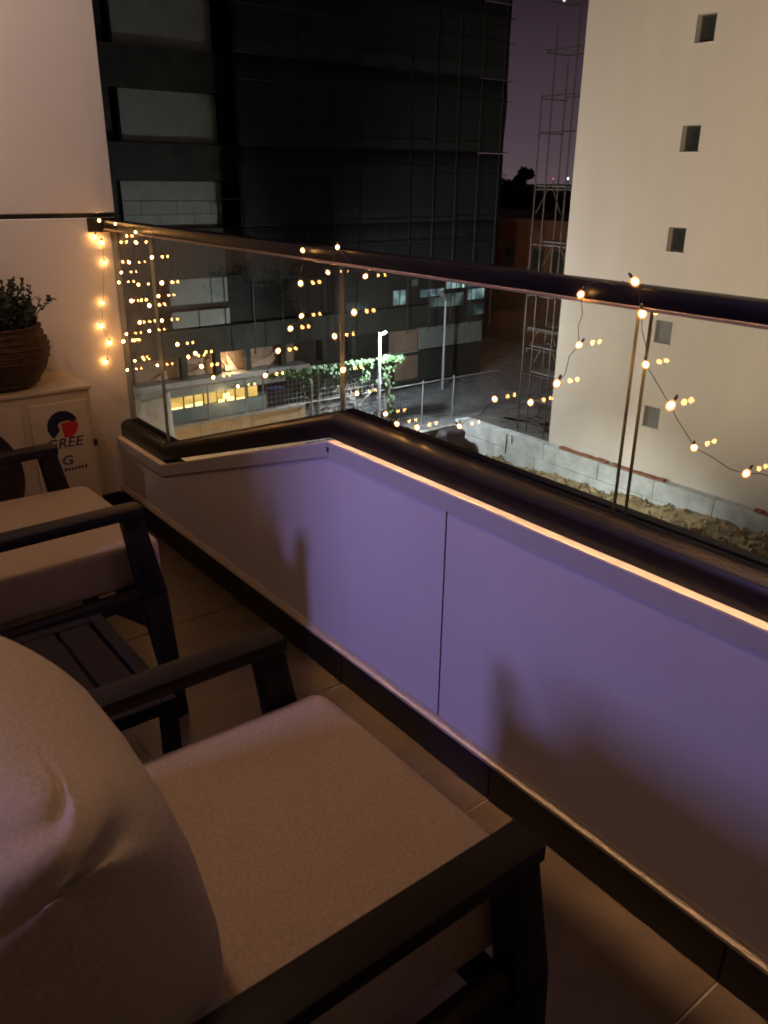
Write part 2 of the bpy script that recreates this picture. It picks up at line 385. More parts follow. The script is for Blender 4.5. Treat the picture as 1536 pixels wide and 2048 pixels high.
# ------------------------------------------------------------------ parapet
YP = 1.107
ZL, ZH = 0.316, 0.684; KL, KH = -2.725, -1.635; XR = 1.398; XL = -3.158
pa = empty('parapet', (-1.2, 1.16, 0.0), 'smooth violet lit balcony parapet wall ramping down at its left end, above black skirting', 'parapet')
YB = 1.20
def top_at(x):
    if x <= KL: return ZL
    if x >= KH: return ZH
    return ZL + (ZH - ZL) * (x - KL) / (KH - KL)
tr = 0.042
MB().prism([(XL, 0), (-1.1935, 0), (-1.1935, ZH - tr + 0.004), (KH, ZH - tr + 0.004), (KL, ZL - tr + 0.004), (XL, ZL - tr + 0.004)], YP, YB).build('wall_panel', M['panel'], pa)
MB().prism([(-1.1885, 0), (0.70, 0), (0.70, ZH - tr + 0.004), (-1.1885, ZH - tr + 0.004)], YP, YB).build('wall_panel', M['panel'], pa)
MB().prism([(0.705, 0), (XR, 0), (XR, ZH - tr + 0.004), (0.705, ZH - tr + 0.004)], YP, YB).build('wall_panel', M['panel'], pa)
MB().box((-1.1935, YP + 0.010, 0.0), (-1.1885, YB - 0.01, 0.62)).build('panel_joint', M['skirt'], pa)
# trim cap: one length per run
def run(x0, z0, x1, z1, prof): return MB().sweep(prof, [(x0, z0), (x1, z1)])
tp = [(YP - 0.006, -tr), (YB - 0.002, -tr), (YB - 0.002, -0.004), (YP - 0.006, -0.004)]
tc_ = [(YP - 0.006, -0.004), (YP + 0.016, -0.004), (YP + 0.016, 0.0), (YP - 0.006, 0.0)]
for (a, b, c, d) in ((XL, ZL, KL, ZL), (KL, ZL, KH, ZH), (KH, ZH, XR, ZH)):
    t_ = run(a + 0.0006, b, c - 0.0006, d, tp).build('cap_trim', M['trim'], pa)
    run(a + 0.0008, b, c - 0.0008, d, tc_).build('cap_edge', M['strip'], t_)
MB().box((KH - 0.004, YP - 0.0075, ZH - 0.028), (KH + 0.005, YP - 0.006, ZH - 0.016)).build('screw', M['skirt'], pa)
# skirting
xx = -2.146 - T*2
while xx < XR:
    x0, x1 = max(xx, XL), min(xx + T, XR)
    if x1 - x0 > 0.02:
        k = MB().box((x0 + 0.0015, YP - 0.012, 0.0005), (x1 - 0.0015, YP - 0.0005, 0.090), 0.0015, 1).build('skirting_tile', M['skirt'], pa)
    xx += T
lp = MB()
pr = [(YP - 0.012, 0.0905), (YP - 0.0004, 0.0905), (YP - 0.0004, 0.113), (YP - 0.004, 0.113), (YP - 0.012, 0.098)]
lp.sweep(pr, [(XL, 0), (XR, 0)]); lp.build('skirting_lip', M['lip'], pa)

# ------------------------------------------------------------------ glass balustrade
GF, GB = 1.165, 1.175
gb = empty('glass_balustrade', (-1.2, 1.17, 0.3), 'frameless glass balustrade with flat black handrail and black rounded base channel on the parapet', 'balustrade')
cp = [(YP + 0.0165, 0.0)]
hgt = 0.066
cp += [(YP + 0.0165, 0.040)]
for k in range(0, 7):
    a = math.pi/2 * k/6
    cp.append((YP + 0.0165 + 0.034*(1 - math.cos(a)), 0.040 + (hgt - 0.040)*math.sin(a)))
cp += [(GF - 0.001, hgt), (GF - 0.001, hgt - 0.012), (GB + 0.001, hgt - 0.012), (GB + 0.001, hgt), (YB - 0.002, hgt), (YB - 0.002, 0.0)]
KLg, KHg = -2.77, -1.655
for (a, b_, c, d) in ((XL, ZL, KLg, ZL), (KLg, ZL, KHg, ZH), (KHg, ZH, XR, ZH)):
    run(a + 0.0004, b_, c - 0.0004, d, cp).build('base_channel', M['black'], gb, smooth=True)
ZR = 1.1125
def pane(x0, zb0, x1, zb1):
    b = MB()
    v = [(x0, GF, zb0), (x1, GF, zb1), (x1, GF, ZR), (x0, GF, ZR), (x0, GB, zb0), (x1, GB, zb1), (x1, GB, ZR), (x0, GB, ZR)]
    b.add(v, [(0, 1, 2, 3), (4, 7, 6, 5)], 0); b.add(v, [(0, 3, 7, 4), (1, 5, 6, 2)], 1)
    return b.build('glass_panel', [M['glass'], M['edge']], gb)
zl, zh = ZL + hgt - 0.011, ZH + hgt - 0.011
pane(-3.150, zl, -2.803, zl); 
bb = MB()
v = [(-2.797, zl + 0.0), (KLg, zl + 0.0), (-1.668, zh - 0.003), (-1.668, ZR), (-2.797, ZR)]
n_ = len(v)
vf = [bb.bm.verts.new((x, GF, z)) for x, z in v]; vb = [bb.bm.verts.new((x, GB, z)) for x, z in v]
bb.bm.faces.new(vf); bb.bm.faces.new(list(reversed(vb)))
for i in (2, 4):
    q = bb.bm.faces.new((vf[i], vb[i], vb[(i+1) % n_], vf[(i+1) % n_])); q.material_index = 1
bb.build('glass_panel', [M['glass'], M['edge']], gb)
pane(-1.662, zh, -0.818, zh); pane(-0.793, zh, 0.30, zh); pane(0.31, zh, 1.38, zh)
MB().box((-3.150, 1.142, 1.1130), (XR, 1.188, 1.1425), 0.003, 2).build('handrail', M['rail_black'], gb, smooth=True)
MB().box((-3.149, 1.140, 1.1070), (XR - 0.002, 1.152, 1.1128), 0.001, 1).build('rail_glint', M['rail_glint'], gb)  # thin strip painted as the lit line under the handrail
MB().box((-3.1595, 1.085, 1.100), (-3.1505, 1.196, 1.150), 0.002, 1).build('wall_plate', M['black'], gb)

# ================================================================== CHAIRS
def wr(p, s, a):  # cloth unevenness
    return noise.noise(Vector(p)*s) * a
def make_chair():
    X1, X0 = -0.446, -1.057           # outer faces of the two arm frames
    root = empty('armchair', (-0.725, 0.36, 0.0), 'near dark framed outdoor armchair in the foreground with big cream seat cushion', 'armchair', 'armchairs facing the parapet')
    for sgn, xo in ((1, X1), (-1, X0)):
        xa = xo - sgn*0.025
        a = MB(); a.bar((xa, -0.02, 0.586), (xa, 0.592, 0.588), 0.052, None, 0.024, bev=0.003); a.build('armrest', M['chair'], root, smooth=True)
        l = MB(); l.bar((xa, 0.566, 0.576), (xa, 0.602, 0.36), 0.040, 0.042, 0.046, 0.060, side=(0, 1, 0), bev=0.003)
        l.bar((xa, 0.600, 0.361), (xa, 0.640, 0.0), 0.046, 0.036, 0.060, 0.034, side=(0, 1, 0), bev=0.003)
        l.build('front_leg', M['chair'], root, smooth=True)
        r_ = MB(); r_.bar((xa, 0.02, 0.570), (xa, -0.085, 0.0), 0.046, 0.036, 0.050, 0.034, side=(0, 1, 0), bev=0.003); r_.build('rear_leg', M['chair'], root, smooth=True)
        s_ = MB(); s_.bar((xa - sgn*0.004, 0.0, 0.352), (xa - sgn*0.004, 0.590, 0.366), 0.034, None, 0.036, bev=0.003)
        gv = [(xa - 0.016, 0.500, 0.349), (xa - 0.016, 0.582, 0.349), (xa - 0.016, 0.595, 0.270), (xa + 0.016, 0.500, 0.349), (xa + 0.016, 0.582, 0.349), (xa + 0.016, 0.595, 0.270)]
        s_.add(gv, [(0, 1, 2), (3, 5, 4), (0, 2, 5, 3), (0, 3, 4, 1), (1, 4, 5, 2)])
        s_.build('side_rail', M['chair'], root, smooth=True)
        u = MB(); u.bar((xa - sgn*0.03, 0.005, 0.33), (xa - sgn*0.03, -0.115, 0.80), 0.035, None, 0.03, side=(0, 1, 0), bev=0.003); u.build('back_post', M['chair'], root, smooth=True)
    f = MB(); f.bar((X0 + 0.05, 0.565, 0.355), (X1 - 0.05, 0.565, 0.355), 0.03, None, 0.035); f.build('front_rail', M['chair'], root)
    f = MB(); f.bar((X0 + 0.05, 0.01, 0.345), (X1 - 0.05, 0.01, 0.345), 0.03, None, 0.035); f.build('rear_rail', M['chair'], root)
    f = MB(); f.bar((X0 + 0.05, -0.113, 0.79), (X1 - 0.05, -0.113, 0.79), 0.03, None, 0.035); f.build('top_rail', M['chair'], root)
    for k in range(5):
        z = 0.42 + 0.075*k; y = 0.002 - 0.118*(z - 0.33)/0.47
        f = MB(); f.bar((X0 + 0.062, y, z), (X1 - 0.062, y, z), 0.012, None, 0.045); f.build('back_slat', M['chair'], root)
    # seat cushion
    c = MB()
    def wseat(p):
        q = p.copy(); q.z += 0.006*math.cos(p.x*5)*math.cos(p.y*4)*(1 if p.z > 0 else 0) + wr((p.x, p.y, p.z), 7, 0.004)
        q.x += wr((p.y, p.z, p.x + 3), 9, 0.003); q.y += wr((p.x, p.z, p.y + 7), 8, 0.004)
        return q
    superell(c, (-0.7575, 0.362, 0.428), (0.248, 0.292, 0.057), 0.22, 0.09, 80, 30, None, wseat)
    sc = c.build('seat_cushion', M['fabric'], root, smooth=True)
    # boxed back cushion: top, sides and a bulging front, gathered at the seam corners
    HX, HY, HZ = 0.245, 0.095, 0.205
    cc = Vector((-0.738, 0.060, 0.622)); rot = Matrix.Rotation(R(13), 3, 'X')
    def wback(p):
        q = p.copy(); fx, fy, fz = p.x/HX, p.y/HY, p.z/HZ
        if fy > 0: q.y += 0.085*min(1, fy)*max(0, 1 - fx**4)*max(0, 1 - abs(fz)**3) + 0.012*fy
        if fz > 0: q.z += 0.022*min(1, fz)*max(0, 1 - fx*fx)*max(0, 1 - fy*fy) - 0.012*fz*math.cos(3*fx)
        if fx > 0: q.x += 0.020*fx*max(0, 1 - fy*fy)*max(0, 1 - fz*fz)
        for cxx in (1, -1):
            d = Vector((p.x - cxx*HX*0.97, p.y - HY*0.9, p.z - HZ*0.93)); r_ = d.length
            if r_ < 0.22:
                k = math.exp(-(r_/0.095)**2)
                a = math.atan2(p.z - HZ*0.93, p.y - HY*0.9) + 1.7*math.atan2(p.x - cxx*HX*0.97, p.z - HZ*0.8)
                q += Vector((cxx*0.005, 0.003, 0.004))*math.exp(-(r_/0.03)**2)
                q += d.normalized().cross(Vector((0, 1, 0)))*0.0 + Vector((0.0025*cxx, 0.0035, 0.005))*math.sin(a*3.0 + 0.5)*k*min(1, r_/0.045)
        q += Vector((wr((p.y, p.z, p.x), 6, 0.006), wr((p.x + 5, p.z, p.y), 5, 0.006), wr((p.x, p.y + 9, p.z), 5, 0.006)))
        q.z += 0.005*math.sin(22*p.x + 9*p.y + 2*math.sin(11*p.y))*max(0, fz)*max(0, 1 - abs(fx))
        return q
    c = MB(); superell(c, cc, (HX, HY, HZ), 0.27, 0.27, 140, 90, rot, wback)
    bc = c.build('back_cushion', M['fabric_light'], root, smooth=True)
    return root
chair = make_chair()
far_chair = copy_tree(chair)
far_chair.location += Vector((-1.237, 0.034, 0)); far_chair.rotation_euler.z = R(1.5)
tag(far_chair, 'farther dark framed outdoor armchair with cream cushion, beside the air conditioner')

# side table between the chairs
st = empty('side_table', (-1.44, 0.27, 0.0), 'low dark slatted side table standing between the two armchairs', 'side table')
TX0, TX1, TY0, TY1, TZ = -1.635, -1.238, 0.06, 0.487, 0.40
f = MB(); f.box((TX0, TY1 - 0.028, TZ - 0.030), (TX1, TY1, TZ), 0.002, 1); f.box((TX0, TY0, TZ - 0.030), (TX1, TY0 + 0.028, TZ), 0.002, 1)
f.box((TX0, TY0 + 0.0285, TZ - 0.030), (TX0 + 0.028, TY1 - 0.0285, TZ), 0.002, 1); f.box((TX1 - 0.028, TY0 + 0.0285, TZ - 0.030), (TX1, TY1 - 0.0285, TZ), 0.002, 1)
f.build('table_frame', M['chair'], st)
k = 5; wd = (TY1 - TY0 - 0.056 - 0.008*(k + 1))/k
for i in range(k):
    y0 = TY0 + 0.028 + 0.008 + i*(wd + 0.008)
    MB().box((TX0 + 0.0285, y0, TZ - 0.016), (TX1 - 0.0285, y0 + wd, TZ - 0.002), 0.002, 1).build('slat', M['table'], st)
for x in (TX0 + 0.014, TX1 - 0.014):
    for y in (TY0 + 0.014, TY1 - 0.014):
        MB().bar((x, y, TZ - 0.0305), (x, y, 0), 0.028, None, 0.028, side=(0, 1, 0)).build('leg', M['chair'], st)

# ================================================================== AIR CONDITIONER + PLANT
AX = -2.83; ay0, ay1, az0, az1 = 0.10, 0.915, 0.085, 0.620
ac = empty('air_conditioner', (-2.97, 0.5, 0.0), 'cream outdoor air conditioner unit with red and navy round logo, standing against the side wall', 'air conditioner')
MB().box((AX - 0.29, ay0, az0), (AX - 0.006, ay1, az1 - 0.012), 0.010, 3).build('casing', M['ac'], ac, smooth=True)
MB().box((AX - 0.298, ay0 - 0.008, az1 - 0.016), (AX + 0.002, ay1 + 0.006, az1), 0.006, 2).build('lid', M['ac'], ac, smooth=True)
MB().box((AX - 0.0055, 0.70, 0.13), (AX + 0.006, 0.895, 0.575), 0.005, 2).build('service_panel', M['ac'], ac, smooth=True)
MB().box((AX - 0.0055, ay0 + 0.02, 0.13), (AX + 0.002, 0.676, 0.575), 0.0035, 2).build('front_panel', M['ac'], ac, smooth=True)
cy, cz, cr = 0.430, 0.345, 0.222
MB().lathe((AX + 0.0022, cy, cz), [(0.0, 0), (cr, 0), (cr, 0.0015), (0.0, 0.0015)], 40, 'X').build('fan_opening', M['ac_dark'], ac)
for i in range(7):
    r0 = 0.035 + i*0.031
    pts = [(AX + 0.008, cy + r0*math.cos(t*2*math.pi/36), cz + r0*math.sin(t*2*math.pi/36)) for t in range(37)]
    MB().tube(pts, 0.0028, 6).build('grille_ring', M['ac_dark'], ac)
for i in range(8):
    a = i*math.pi/4 + 0.2
    MB().bar((AX + 0.0125, cy + 0.03*math.cos(a), cz + 0.03*math.sin(a)), (AX + 0.0125, cy + cr*math.cos(a), cz + cr*math.sin(a)), 0.004, None, 0.004, side=(1, 0, 0)).build('grille_spoke', M['ac_dark'], ac)
for y in (0.2, 0.78):
    MB().box((AX - 0.27, y, 0.0), (AX - 0.03, y + 0.06, 0.084), 0.004, 1).build('foot', M['ac_dark'], ac)
MB().box((AX - 0.004, ay1 - 0.012, 0.40), (AX + 0.004, ay1 + 0.001, 0.425), 0.002, 1).build('screw_cover', M['ac_dark'], ac)
# round logo: dark crescent over the top and left, red block lower right
LX = AX + 0.0068; ly, lz, lr = 0.803, 0.492, 0.053
lm = MB(); vs = []; N = 26
for i in range(N + 1):
    a = R(18) + R(212) * i / N
    ir = 0.30 * lr if i > 6 else lr * (0.62 - 0.05 * i)
    vs.append(((ly + lr*math.cos(a), lz + lr*math.sin(a)), (ly + ir*math.cos(a), lz + ir*math.sin(a))))
for p, q in zip(vs, vs[1:]):
    lm.add([(LX, *p[0]), (LX, *q[0]), (LX, *q[1]), (LX, *p[1])], [(0, 1, 2, 3)])
lm.build('logo_crescent', M['navy'], ac)
lm = MB(); rv = [(ly - 0.006, lz + 0.010), (ly + 0.046, lz + 0.013)]
for i in range(9):
    a = R(8) - R(72) * i / 8
    rv.append((ly + lr*0.97*math.cos(a), lz + lr*0.97*math.sin(a)))
rv += [(ly + 0.000, lz - 0.042)]
lm.add([(LX, y, z) for y, z in rv], [tuple(range(len(rv)))]); lm.build('logo_block', M['red'], ac)
def put_text(body, size, y, z, xs=1.0, shear=0.0, name='lettering'):
    me = text_mesh(body, size, xs, shear); me.name = name; me.materials.clear(); me.materials.append(M['print_'])
    o = bpy.data.objects.new(name, me); COL.objects.link(o); o.parent = ac
    o.rotation_euler = (R(90), 0, R(90)); o.location = Vector((AX + 0.0068, y, z)) - ac.location
    return o
put_text('GREE', 0.048, 0.798, 0.415, 1.12, 0.25)
put_text('G', 0.046, 0.802, 0.352, 1.2, 0.1)
for row, (z, y0, y1) in enumerate(((0.329, 0.735, 0.862),)):
    y = y0
    lt = MB()
    while y < y1:
        ww = random.uniform(0.005, 0.010); hh = random.uniform(0.008, 0.012)
        lt.box((AX + 0.0061, y, z), (AX + 0.0067, y + ww, z + hh)); y += ww + random.uniform(0.002, 0.006)
    lt.build('fine_print', M['print_'], ac)

pp = empty('potted_plant', (-2.975, 0.665, 0.62), 'brown woven plant pot with a dark leafy plant, on top of the air conditioner', 'potted plant')
MB().lathe((-2.975, 0.665, 0.6205), [(0.0, 0.0), (0.095, 0.0), (0.118, 0.015), (0.150, 0.06), (0.167, 0.11), (0.165, 0.15), (0.148, 0.192), (0.152, 0.205), (0.140, 0.208), (0.136, 0.185)], 40).build('pot', M['pot'], pp, smooth=True)
for i in range(9):
    h = 0.018 + i*0.0205; t = h
    rr = 0.118 + (0.167 - 0.118)*min(1, (h - 0.012)/0.095) if h < 0.11 else (0.167 if h < 0.15 else 0.167 - (h - 0.15)*0.42)
    pts = [(-2.975 + (rr + 0.001 + 0.0015*math.sin(a*10 + i))*math.cos(a*2*math.pi/40), 0.665 + (rr + 0.001 + 0.0015*math.sin(a*10 + i))*math.sin(a*2*math.pi/40), 0.6205 + h + 0.002*math.sin(a + i)) for a in range(41)]
    MB().tube(pts, 0.0032, 5).build('woven_band', M['pot'], pp, smooth=True)
MB().lathe((-2.975, 0.665, 0.805), [(0.0, 0.0), (0.137, 0.0), (0.137, 0.004), (0.0, 0.008)], 24).build('soil', M['soil_pot'], pp)
stems = MB(); lv = MB(); rnd = random.Random(3)
for i in range(80):
    a = rnd.uniform(0, 2*math.pi); r0 = rnd.uniform(0, 0.13); h = rnd.uniform(0.05, 0.175)
    p0 = Vector((-2.975 + r0*math.cos(a), 0.665 + r0*math.sin(a), 0.81)); p1 = p0 + Vector((math.cos(a)*rnd.uniform(0.0, 0.10), math.sin(a)*rnd.uniform(0.0, 0.10), h))
    pm = (p0 + p1)/2 + Vector((rnd.uniform(-.01, .01), rnd.uniform(-.01, .01), 0))
    stems.tube([p0, pm, p1], 0.0022, 5)
    for k in range(13):
        t = rnd.uniform(0.25, 1.0); q = p0.lerp(p1, t); d = Vector((rnd.gauss(0, 1), rnd.gauss(0, 1), rnd.uniform(-0.2, 1))).normalized(); s_ = d.cross(Vector((rnd.gauss(0, 1), rnd.gauss(0, 1), rnd.gauss(0, 1)))).normalized()
        ln = rnd.uniform(0.014, 0.030); wd2 = ln*0.33; up_ = d.cross(s_)*ln*0.12
        lv.add([q, q + d*ln*0.5 + s_*wd2 + up_, q + d*ln, q + d*ln*0.5 - s_*wd2 + up_], [(0, 1, 2), (0, 2, 3)])
stems.build('stems', M['plant'], pp); tag(lv.build('leaves', M['plant'], pp), kind='stuff')

# ================================================================== STRING LIGHTS
def uv_ball(mb, r, n=10, k=6, sx=1.0):
    mb.lathe((0, 0, 0), [(max(1e-5, r*math.sin(math.pi*i/k)), -r*math.cos(math.pi*i/k)*sx) for i in range(k + 1)], n)
b0 = MB(); uv_ball(b0, 0.0090, 12, 8, 1.15); cap0 = b0.build('bulb', M['cap'], smooth=True)
b1 = MB(); uv_ball(b1, 0.0044, 10, 6, 1.2); core0 = b1.build('bulb_filament', M['e_core'], smooth=True)
BULB, CORE = cap0.data, core0.data
b2 = MB(); b2.lathe((0, 0, 0), [(0.0022, 0.0085), (0.0025, 0.010), (0.0025, 0.016), (0.001, 0.018)], 8); sock0 = b2.build('bulb_socket', M['wire'], smooth=True); SOCK = sock0.data; bpy.data.objects.remove(sock0)
bpy.data.objects.remove(cap0); bpy.data.objects.remove(core0)
rb = random.Random(11)
def add_bulb(p, parent, s=1.0):
    off = Vector(p) - origin(parent)
    o = bpy.data.objects.new('bulb', BULB); COL.objects.link(o); o.parent = parent; o.location = off; o.scale = (s, s, s)
    o.rotation_euler = (rb.uniform(-0.7, 0.7), rb.uniform(-0.7, 0.7), 0)
    c = bpy.data.objects.new('bulb_filament', CORE); COL.objects.link(c); c.parent = o
    k = bpy.data.objects.new('bulb_socket', SOCK); COL.objects.link(k); k.parent = o
def wire(mb, pts, r=0.0007, sag=0.02):
    out = []
    for a, b in zip(pts, pts[1:]):
        a, b = Vector(a), Vector(b); L = (b - a).length; n = max(3, int(L/0.025))
        ph = rb.uniform(0, 6)
        for i in range(n):
            t = i/n; q = a.lerp(b, t); s_ = math.sin(math.pi*t)
            q = q + Vector((math.sin(ph + t*7)*0.006*s_, 0, -sag*L*2*s_*abs(b.x - a.x)/(L + 1e-6) + math.cos(ph + t*9)*0.004*s_)); out.append(q)
    out.append(Vector(pts[-1])); mb.tube(out, r, 5)
YS = 1.1465
SA = [(-2.423, 0.728), (-2.342, 0.707), (-2.181, 0.71), (-2.012, 0.775), (-1.937, 0.857), (-1.869, 0.927), (-1.813, 0.967), (-1.813, 1.048), (-1.77, 1.132)]
SC = [(-1.621, 1.149), (-1.689, 1.086), (-1.664, 0.937), (-1.629, 0.86), (-1.571, 0.813), (-1.458, 0.787), (-1.415, 0.773), (-1.343, 0.782), (-1.206, 0.817), (-1.109, 0.896), (-1.015, 0.909), (-0.956, 0.957), (-0.915, 1.033), (-0.907, 1.121)]
SC2 = [(-1.621, 1.149), (-1.538, 1.091), (-1.582, 1.005), (-1.664, 0.937)]
SD = [(-0.803, 1.152), (-0.795, 1.102), (-0.776, 1.023), (-0.72, 0.967), (-0.668, 0.91), (-0.577, 0.893), (-0.498, 0.91), (-0.40, 1.0), (-0.33, 1.12)]
sg = empty('string_light', (-1.6, YS, 1.13), 'long warm string of small amber bulbs looped along the handrail and hanging inside the glass', 'string light')
def yo(z): return YS if z < 1.105 else 1.128
done = set()
def P3(L): return [(x, yo(z), z) for x, z in L]
wm = MB()
wire(wm, P3(SA)); wire(wm, P3([SA[-1], (-1.70, 1.145), SC[0]]), sag=0.0); wire(wm, P3(SC)); wire(wm, P3(SC2)); wire(wm, P3([SC[-1], (-0.88, 1.144), (-0.83, 1.146), SD[0]]), sag=0.0); wire(wm, P3(SD))
wm.build('wire', M['wire'], sg)
for L in (SA, SC, SC2[1:3], SD):
    for p in P3(L): add_bulb(p, sg, rb.uniform(0.72, 1.12))
WALLB = [(-3.148, 1.128, 1.141), (-3.148, 1.104, 1.084), (-3.148, 1.128, 1.063), (-3.148, 1.130, 0.992), (-3.148, 1.105, 0.846), (-3.148, 1.090, 0.761), (-3.148, 1.116, 0.694), (-3.148, 1.090, 0.623)]
CL = [(-2.993, 1.136), (-2.815, 1.118), (-2.867, 1.081), (-2.945, 1.008), (-3.033, 0.966), (-2.741, 1.041), (-3.069, 0.927), (-2.882, 0.938), (-2.677, 0.964), (-2.716, 0.917), (-2.964, 0.872), (-2.802, 0.875), (-2.904, 0.803), (-2.705, 0.836), (-3.049, 0.74), (-2.824, 0.784), (-3.089, 0.706), (-2.594, 0.772), (-2.992, 0.648), (-2.781, 0.668), (-3.08, 0.597), (-2.515, 0.743), (-2.46, 0.764)]
cl = empty('string_light', (-2.95, YS, 1.13), 'dense bundle of warm fairy lights hanging from the handrail end beside the side wall', 'string light')
wm = MB()
wire(wm, [(-3.148, 1.10, 1.15)] + [p for p in WALLB], sag=0.0)
strands = [[0, 4, 6, 10, 14, 16, 20], [1, 2, 3, 7, 12, 18], [1, 5, 8, 9, 11, 15, 19], [8, 13, 17, 21, 22]]
for s_ in strands: wire(wm, [(CL[s_[0]][0], 1.128, 1.135)] + P3([CL[i] for i in s_]), sag=0.0)
wm.build('wire', M['wire'], cl)
for p in WALLB: add_bulb(p, cl, rb.uniform(0.9, 1.1))
for p in P3(CL): add_bulb(p, cl, rb.uniform(0.72, 1.1))

# ================================================================== OUTSIDE: GROUND
gm = MB(); gm.add([(-1500, -400, -10.7), (900, -400, -10.7), (900, 2200, -10.7), (-1500, 2200, -10.7)], [(0, 1, 2, 3)])
gm.build('ground', M['ground'], kind='structure')
def terrain(name, x0, x1, y0, y1, nx, ny, zf, m_):
    t = MB(); g = [[t.bm.verts.new((x0 + (x1 - x0)*i/nx, y0 + (y1 - y0)*j/ny, zf(x0 + (x1 - x0)*i/nx, y0 + (y1 - y0)*j/ny))) for i in range(nx + 1)] for j in range(ny + 1)]
    for j in range(ny):
        for i in range(nx): t.bm.faces.new((g[j][i], g[j][i+1], g[j+1][i+1], g[j+1][i]))
    return t.build(name, m_, kind='structure', smooth=True)
def N3(x, y, s, seed=0): return noise.noise(Vector((x*s, y*s, seed)))
terrain('road', -46, -25.6, -20, 60, 60, 160, lambda x, y: -9.0 + 0.10*N3(x, y, 0.5) + 0.04*N3(x, y, 2.0) + 0.25*max(0, (y - 27)/10), M['gravel'])
terrain('building_plot', -25.7, 8, 24.36, 46, 70, 60, lambda x, y: -8.62 + 0.10*N3(x, y, 0.7, 3) + 0.07*N3(x, y, 2.2, 5) - (0.0 if y < 44 else 1), M['debris'])
def soil_z(x, y):
    t = (x + 25.2)/14.0
    crest = -9.70 + 0.90*max(0.0, min(1.25, t)) + 0.16*N3(x, 0, 0.9, 2) + 0.10*N3(x, y, 2.4, 9)
    d = 23.95 - y
    return crest - 0.06*d + 0.25*N3(x, y, 0.55, 1) + 0.13*N3(x, y, 1.6, 4) + 0.05*N3(x, y, 4.5, 6) - 0.15*math.exp(-d*2) - (1.4 if y < 12.5 else 0)
terrain('soil_bank', -25.15, 6, 12, 23.92, 190, 74, soil_z, M['soil'])
cl_ = MB(); rc = random.Random(5)
for i in range(900):
    x = rc.uniform(-25, -8); y = 23.9 - abs(rc.gauss(0, 2.2)) - 0.05
    if y < 13: continue
    r0 = min(0.22, abs(rc.gauss(0.045, 0.05)) + 0.02); c = Vector((x, y, soil_z(x, y) + r0*0.35))
    vs = []
    for d in ((1,0,0),(-1,0,0),(0,1,0),(0,-1,0),(0,0,1),(0,0,-1)):
        vs.append(c + Vector(d)*r0*rc.uniform(0.6, 1.2) + Vector((rc.uniform(-.3, .3), rc.uniform(-.3, .3), rc.uniform(-.2, .2)))*r0)
    cl_.add(vs, [(0,2,4),(2,1,4),(1,3,4),(3,0,4),(2,0,5),(1,2,5),(3,1,5),(0,3,5)])
cl_.build('soil_clods', M['soil'], kind='stuff')

# ------------------------------------------------------------------ pale apartment building
FX0, FX1, FY, FZ0, FZ1 = -20.45, 7.0, 24.35, -8.9, 13.2
ab = empty('apartment_building', (-8, 30, -8.9), 'tall pale beige rendered building with one column of small square windows in its blank wall', 'building')
WZ = [5.46, 2.50, -0.46, -3.40, -6.34]; WX0, WX1, WH = -16.30, -15.66, 0.37
def holed(xa, xb, za, zb, holes, y0, y1):
    b = MB(); xs_ = sorted({xa, xb, *[h[0] for h in holes], *[h[1] for h in holes]}); zs_ = sorted({za, zb, *[h[2] for h in holes], *[h[3] for h in holes]})
    inh = lambda x, z: any(h[0] < x < h[1] and h[2] < z < h[3] for h in holes)
    for i in range(len(xs_)-1):
        for j in range(len(zs_)-1):
            a, b_, c, d = xs_[i], xs_[i+1], zs_[j], zs_[j+1]
            if inh((a + b_)/2, (c + d)/2):
                b.add([(a, y0, c), (b_, y0, c), (b_, y1, c), (a, y1, c), (a, y0, d), (b_, y0, d), (b_, y1, d), (a, y1, d)], [(0, 1, 2, 3), (4, 7, 6, 5), (0, 3, 7, 4), (1, 5, 6, 2)])
            else: b.add([(a, y0, c), (b_, y0, c), (b_, y0, d), (a, y0, d)], [(0, 1, 2, 3)])
    return b
holes = [(WX0, WX1, z - WH, z + WH) for z in WZ]
hb = holed(FX0, FX1, FZ0, FZ1, holes, FY, FY + 0.34)
hb.add([(FX0, FY, FZ0), (FX0, 38, FZ0), (FX0, 38, FZ1), (FX0, FY, FZ1), (FX1, FY, FZ0), (FX1, 38, FZ0), (FX1, 38, FZ1), (FX1, FY, FZ1)], [(0, 1, 2, 3), (4, 7, 6, 5), (1, 5, 6, 2), (3, 2, 6, 7)])
hb.build('wall', M['facade'], ab)
for i, z in enumerate(WZ):
    f = MB()
    x0, x1, z0, z1 = WX0 + 0.001, WX1 - 0.001, z - WH + 0.001, z + WH - 0.001; y0, y1 = FY + 0.24, FY + 0.30; q = 0.06
    f.box((x0, y0, z0), (x1, y1, z0 + q)); f.box((x0, y0, z1 - q), (x1, y1, z1)); f.box((x0, y0, z0 + q), (x0 + q, y1, z1 - q)); f.box((x1 - q, y0, z0 + q), (x1, y1, z1 - q))
    wn = f.build('window', M['win_dark'], ab)
    if i < 3: MB().box((x0 + q, y0 + 0.03, z0 + q), (x1 - q, y0 + 0.045, z1 - q)).build('pane', M['pane'], wn)
    else:
        for k in range(6): MB().box((x0 + 0.01, FY + 0.06, z0 + 0.005 + k*0.121), (x1 - 0.01, FY + 0.075 + 0.01, z0 + 0.005 + k*0.121 + 0.117)).build('shutter_slat', M['shutter'], wn)
    MB().box((WX0 - 0.03, FY - 0.025, z - WH - 0.035), (WX1 + 0.03, FY + 0.2, z - WH - 0.001)).build('sill', M['facade'], wn)

